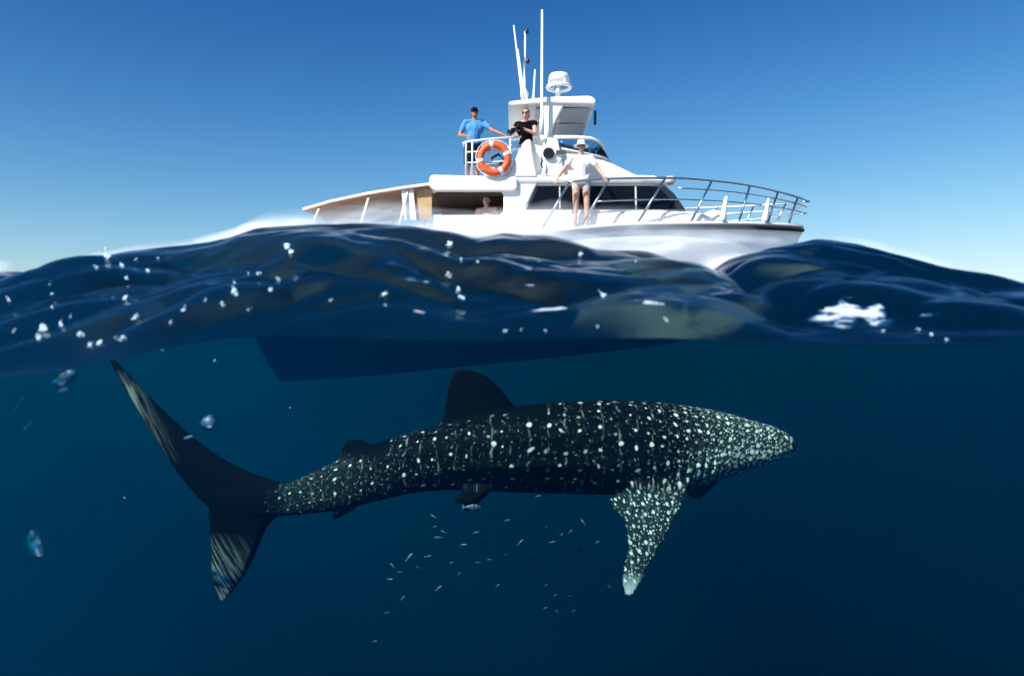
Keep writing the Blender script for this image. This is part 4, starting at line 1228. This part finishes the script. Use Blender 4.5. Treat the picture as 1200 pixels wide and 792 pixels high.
# bubbles and droplets hanging in the water
def bubble(label, px, py, d, rx, rz, rot, group=None, bumpy=0.15, mat='air_bubble'):
    c0 = P(px, py, d); k = d/FPX; mb = MB()
    mb.ell((0,0,0), (rx*k, 0.7*min(rx, rz)*k, rz*k), 24, 16, Matrix.Rotation(rot, 3, 'Y'))
    mb.v = [tuple(Vector(v)*(1 + bumpy*noise.noise(Vector(v)/k*0.12 + Vector((px, py, 0))))) for v in mb.v]
    o = mb.build('bubble' , mat, None, smooth=True); o.location = c0
    tag(o, label, 'bubble', group); return o
bubble('large slanting silvery air bubble beside the upper tip of the tail', 75, 443, 1.9, 17, 8, R(-32))
bubble('round silvery air bubble above the base of the tail fin', 244, 495, 2.2, 10, 9, R(-20))
bubble('tall silvery air bubble hanging low beside the open water', 42, 638, 1.9, 9, 17, R(-12))
bubble('tiny white bubble just under the large slanting bubble', 74, 457, 1.9, 6, 2.2, R(-20), mat='foam_white')
bubble('short bright bubble streak touching the edge of the tail fin', 221, 512, 2.6, 6, 2.0, R(-14), mat='foam_white')
bubble('small curled bubble just under the surface near the upper tail tip', 190, 407, 1.8, 2.2, 6, R(-14), mat='foam_white')
bubble('tiny round white bubble between the tail fin and the hull', 252, 423, 2.2, 2.2, 2.2, 0, mat='foam_white')
for px, py, rx, rot in ((22, 473, 11, R(-58)), (33, 499, 9, R(-44))):
    bubble('thin bright bubble trail below the large slanting bubble', px, py, 2.0, rx, 0.9, rot, 'thin bubble trails', 0.05)
for px, py in ((146,583),(195,689),(640,617),(465,533),(855,595),(340,478),(700,600)):
    bubble('faint speck drifting in the blue water', px, py, 3.4, 1.3, 1.1, 0, 'specks adrift', 0.05)

# bait fish below the belly
pmat('fish_silver', (0.11, 0.17, 0.20), 0.45, metal=0.3, spec=0.4)
pmat('fish_stripe', (0.02, 0.04, 0.06), 0.5)
def fish_mesh(L):
    mb = MB(); rs = []
    for t, w, h in ((0,.01,.012),(.06,.035,.06),(.2,.06,.11),(.4,.07,.13),(.6,.05,.10),(.78,.025,.05),(.86,.012,.03),(.92,.008,.07),(1.0,.004,.13)):
        rs.append([((0.5-t)*L, w*L*math.cos(a), h*L*math.sin(a)*(1 if t < .9 else 1)) for a in np.linspace(0, 2*math.pi, 10, endpoint=False)])
    mb.loft(rs)
    mb.add([(0.15*L,0,.12*L),(-0.12*L,0,.08*L),(-0.05*L,0,.19*L),(0.0,0.004*L,.10*L)], [(0,1,2),(0,2,3),(1,3,2),(0,3,1)])
    me = bpy.data.meshes.new('bait_fish'); me.from_pydata([tuple(v) for v in mb.v], [], mb.f)
    me.materials.append(MATS['fish_silver'])
    me.polygons.foreach_set('use_smooth', [True]*len(me.polygons)); return me
fm = fish_mesh(0.062)
FISH = [(360,150),(365,190),(400,210),(380,232),(528,212),(478,260),(340,305),(265,308),(200,342),(190,395),(235,370),(535,330),(580,318),(460,372),(380,430),(240,468),(185,490),(180,525),(130,637),(650,165),(733,117),(770,70),(833,200),(860,220),(825,250),(857,292),(757,310),(735,330),(890,348),(930,282),(962,318),(945,172),(800,418),(835,457),(797,508),(845,522),(895,460),(908,518),(1035,350),(1048,378),(1048,425),(670,480),(645,378),(785,145),(895,208),(1040,290),(560,250),(430,330),(300,350),(700,250),(610,420),(520,420),(1000,250),(640,300)]
for fx_, fy_ in FISH:
    o = bpy.data.objects.new('bait_fish', fm); col.objects.link(o)
    o.location = P(400 + fx_/3.333, 560 + fy_/3.333, rng.uniform(4.9, 6.6))
    o.rotation_euler = (R(rng.uniform(-25, 25)), R(rng.uniform(-50, 0)), R(rng.uniform(-35, 35) + (180 if rng.random() < .35 else 0)))
    s_ = rng.uniform(.6, 1.15); o.scale = (s_, s_, s_)
    tag(o, 'tiny silver bait fish schooling under the belly of the whale shark', 'fish', 'bait fish under the shark')
pc = P(553, 594, 5.0)
pilot = empty('pilot_fish', pc, 'small blue banded fish beside the pelvic fin of the whale shark', 'fish')
mb = MB(); rs = []
for t, w, h in ((0,.01,.012),(.06,.04,.07),(.2,.07,.14),(.4,.08,.17),(.6,.055,.13),(.78,.025,.06),(.86,.012,.035),(.92,.008,.09),(1.0,.004,.17)):
    rs.append([(pc.x + (0.5-t)*.13, pc.y + w*.13*math.cos(a), pc.z + h*.13*math.sin(a)) for a in np.linspace(0, 2*math.pi, 12, endpoint=False)])
mb.loft(rs).build('body', 'fish_silver', pilot, smooth=True)
for t, w, h in ((.18,.072,.143),(.38,.084,.174),(.58,.06,.137)):
    rs = [[(pc.x + (0.5-t-dt)*.13, pc.y + w*.13*math.cos(a), pc.z + h*.13*math.sin(a)) for a in np.linspace(0, 2*math.pi, 12, endpoint=False)] for dt in (-.035, .035)]
    MB().loft(rs).build('band', 'fish_stripe', pilot, smooth=True)
#MARK_DETAIL end
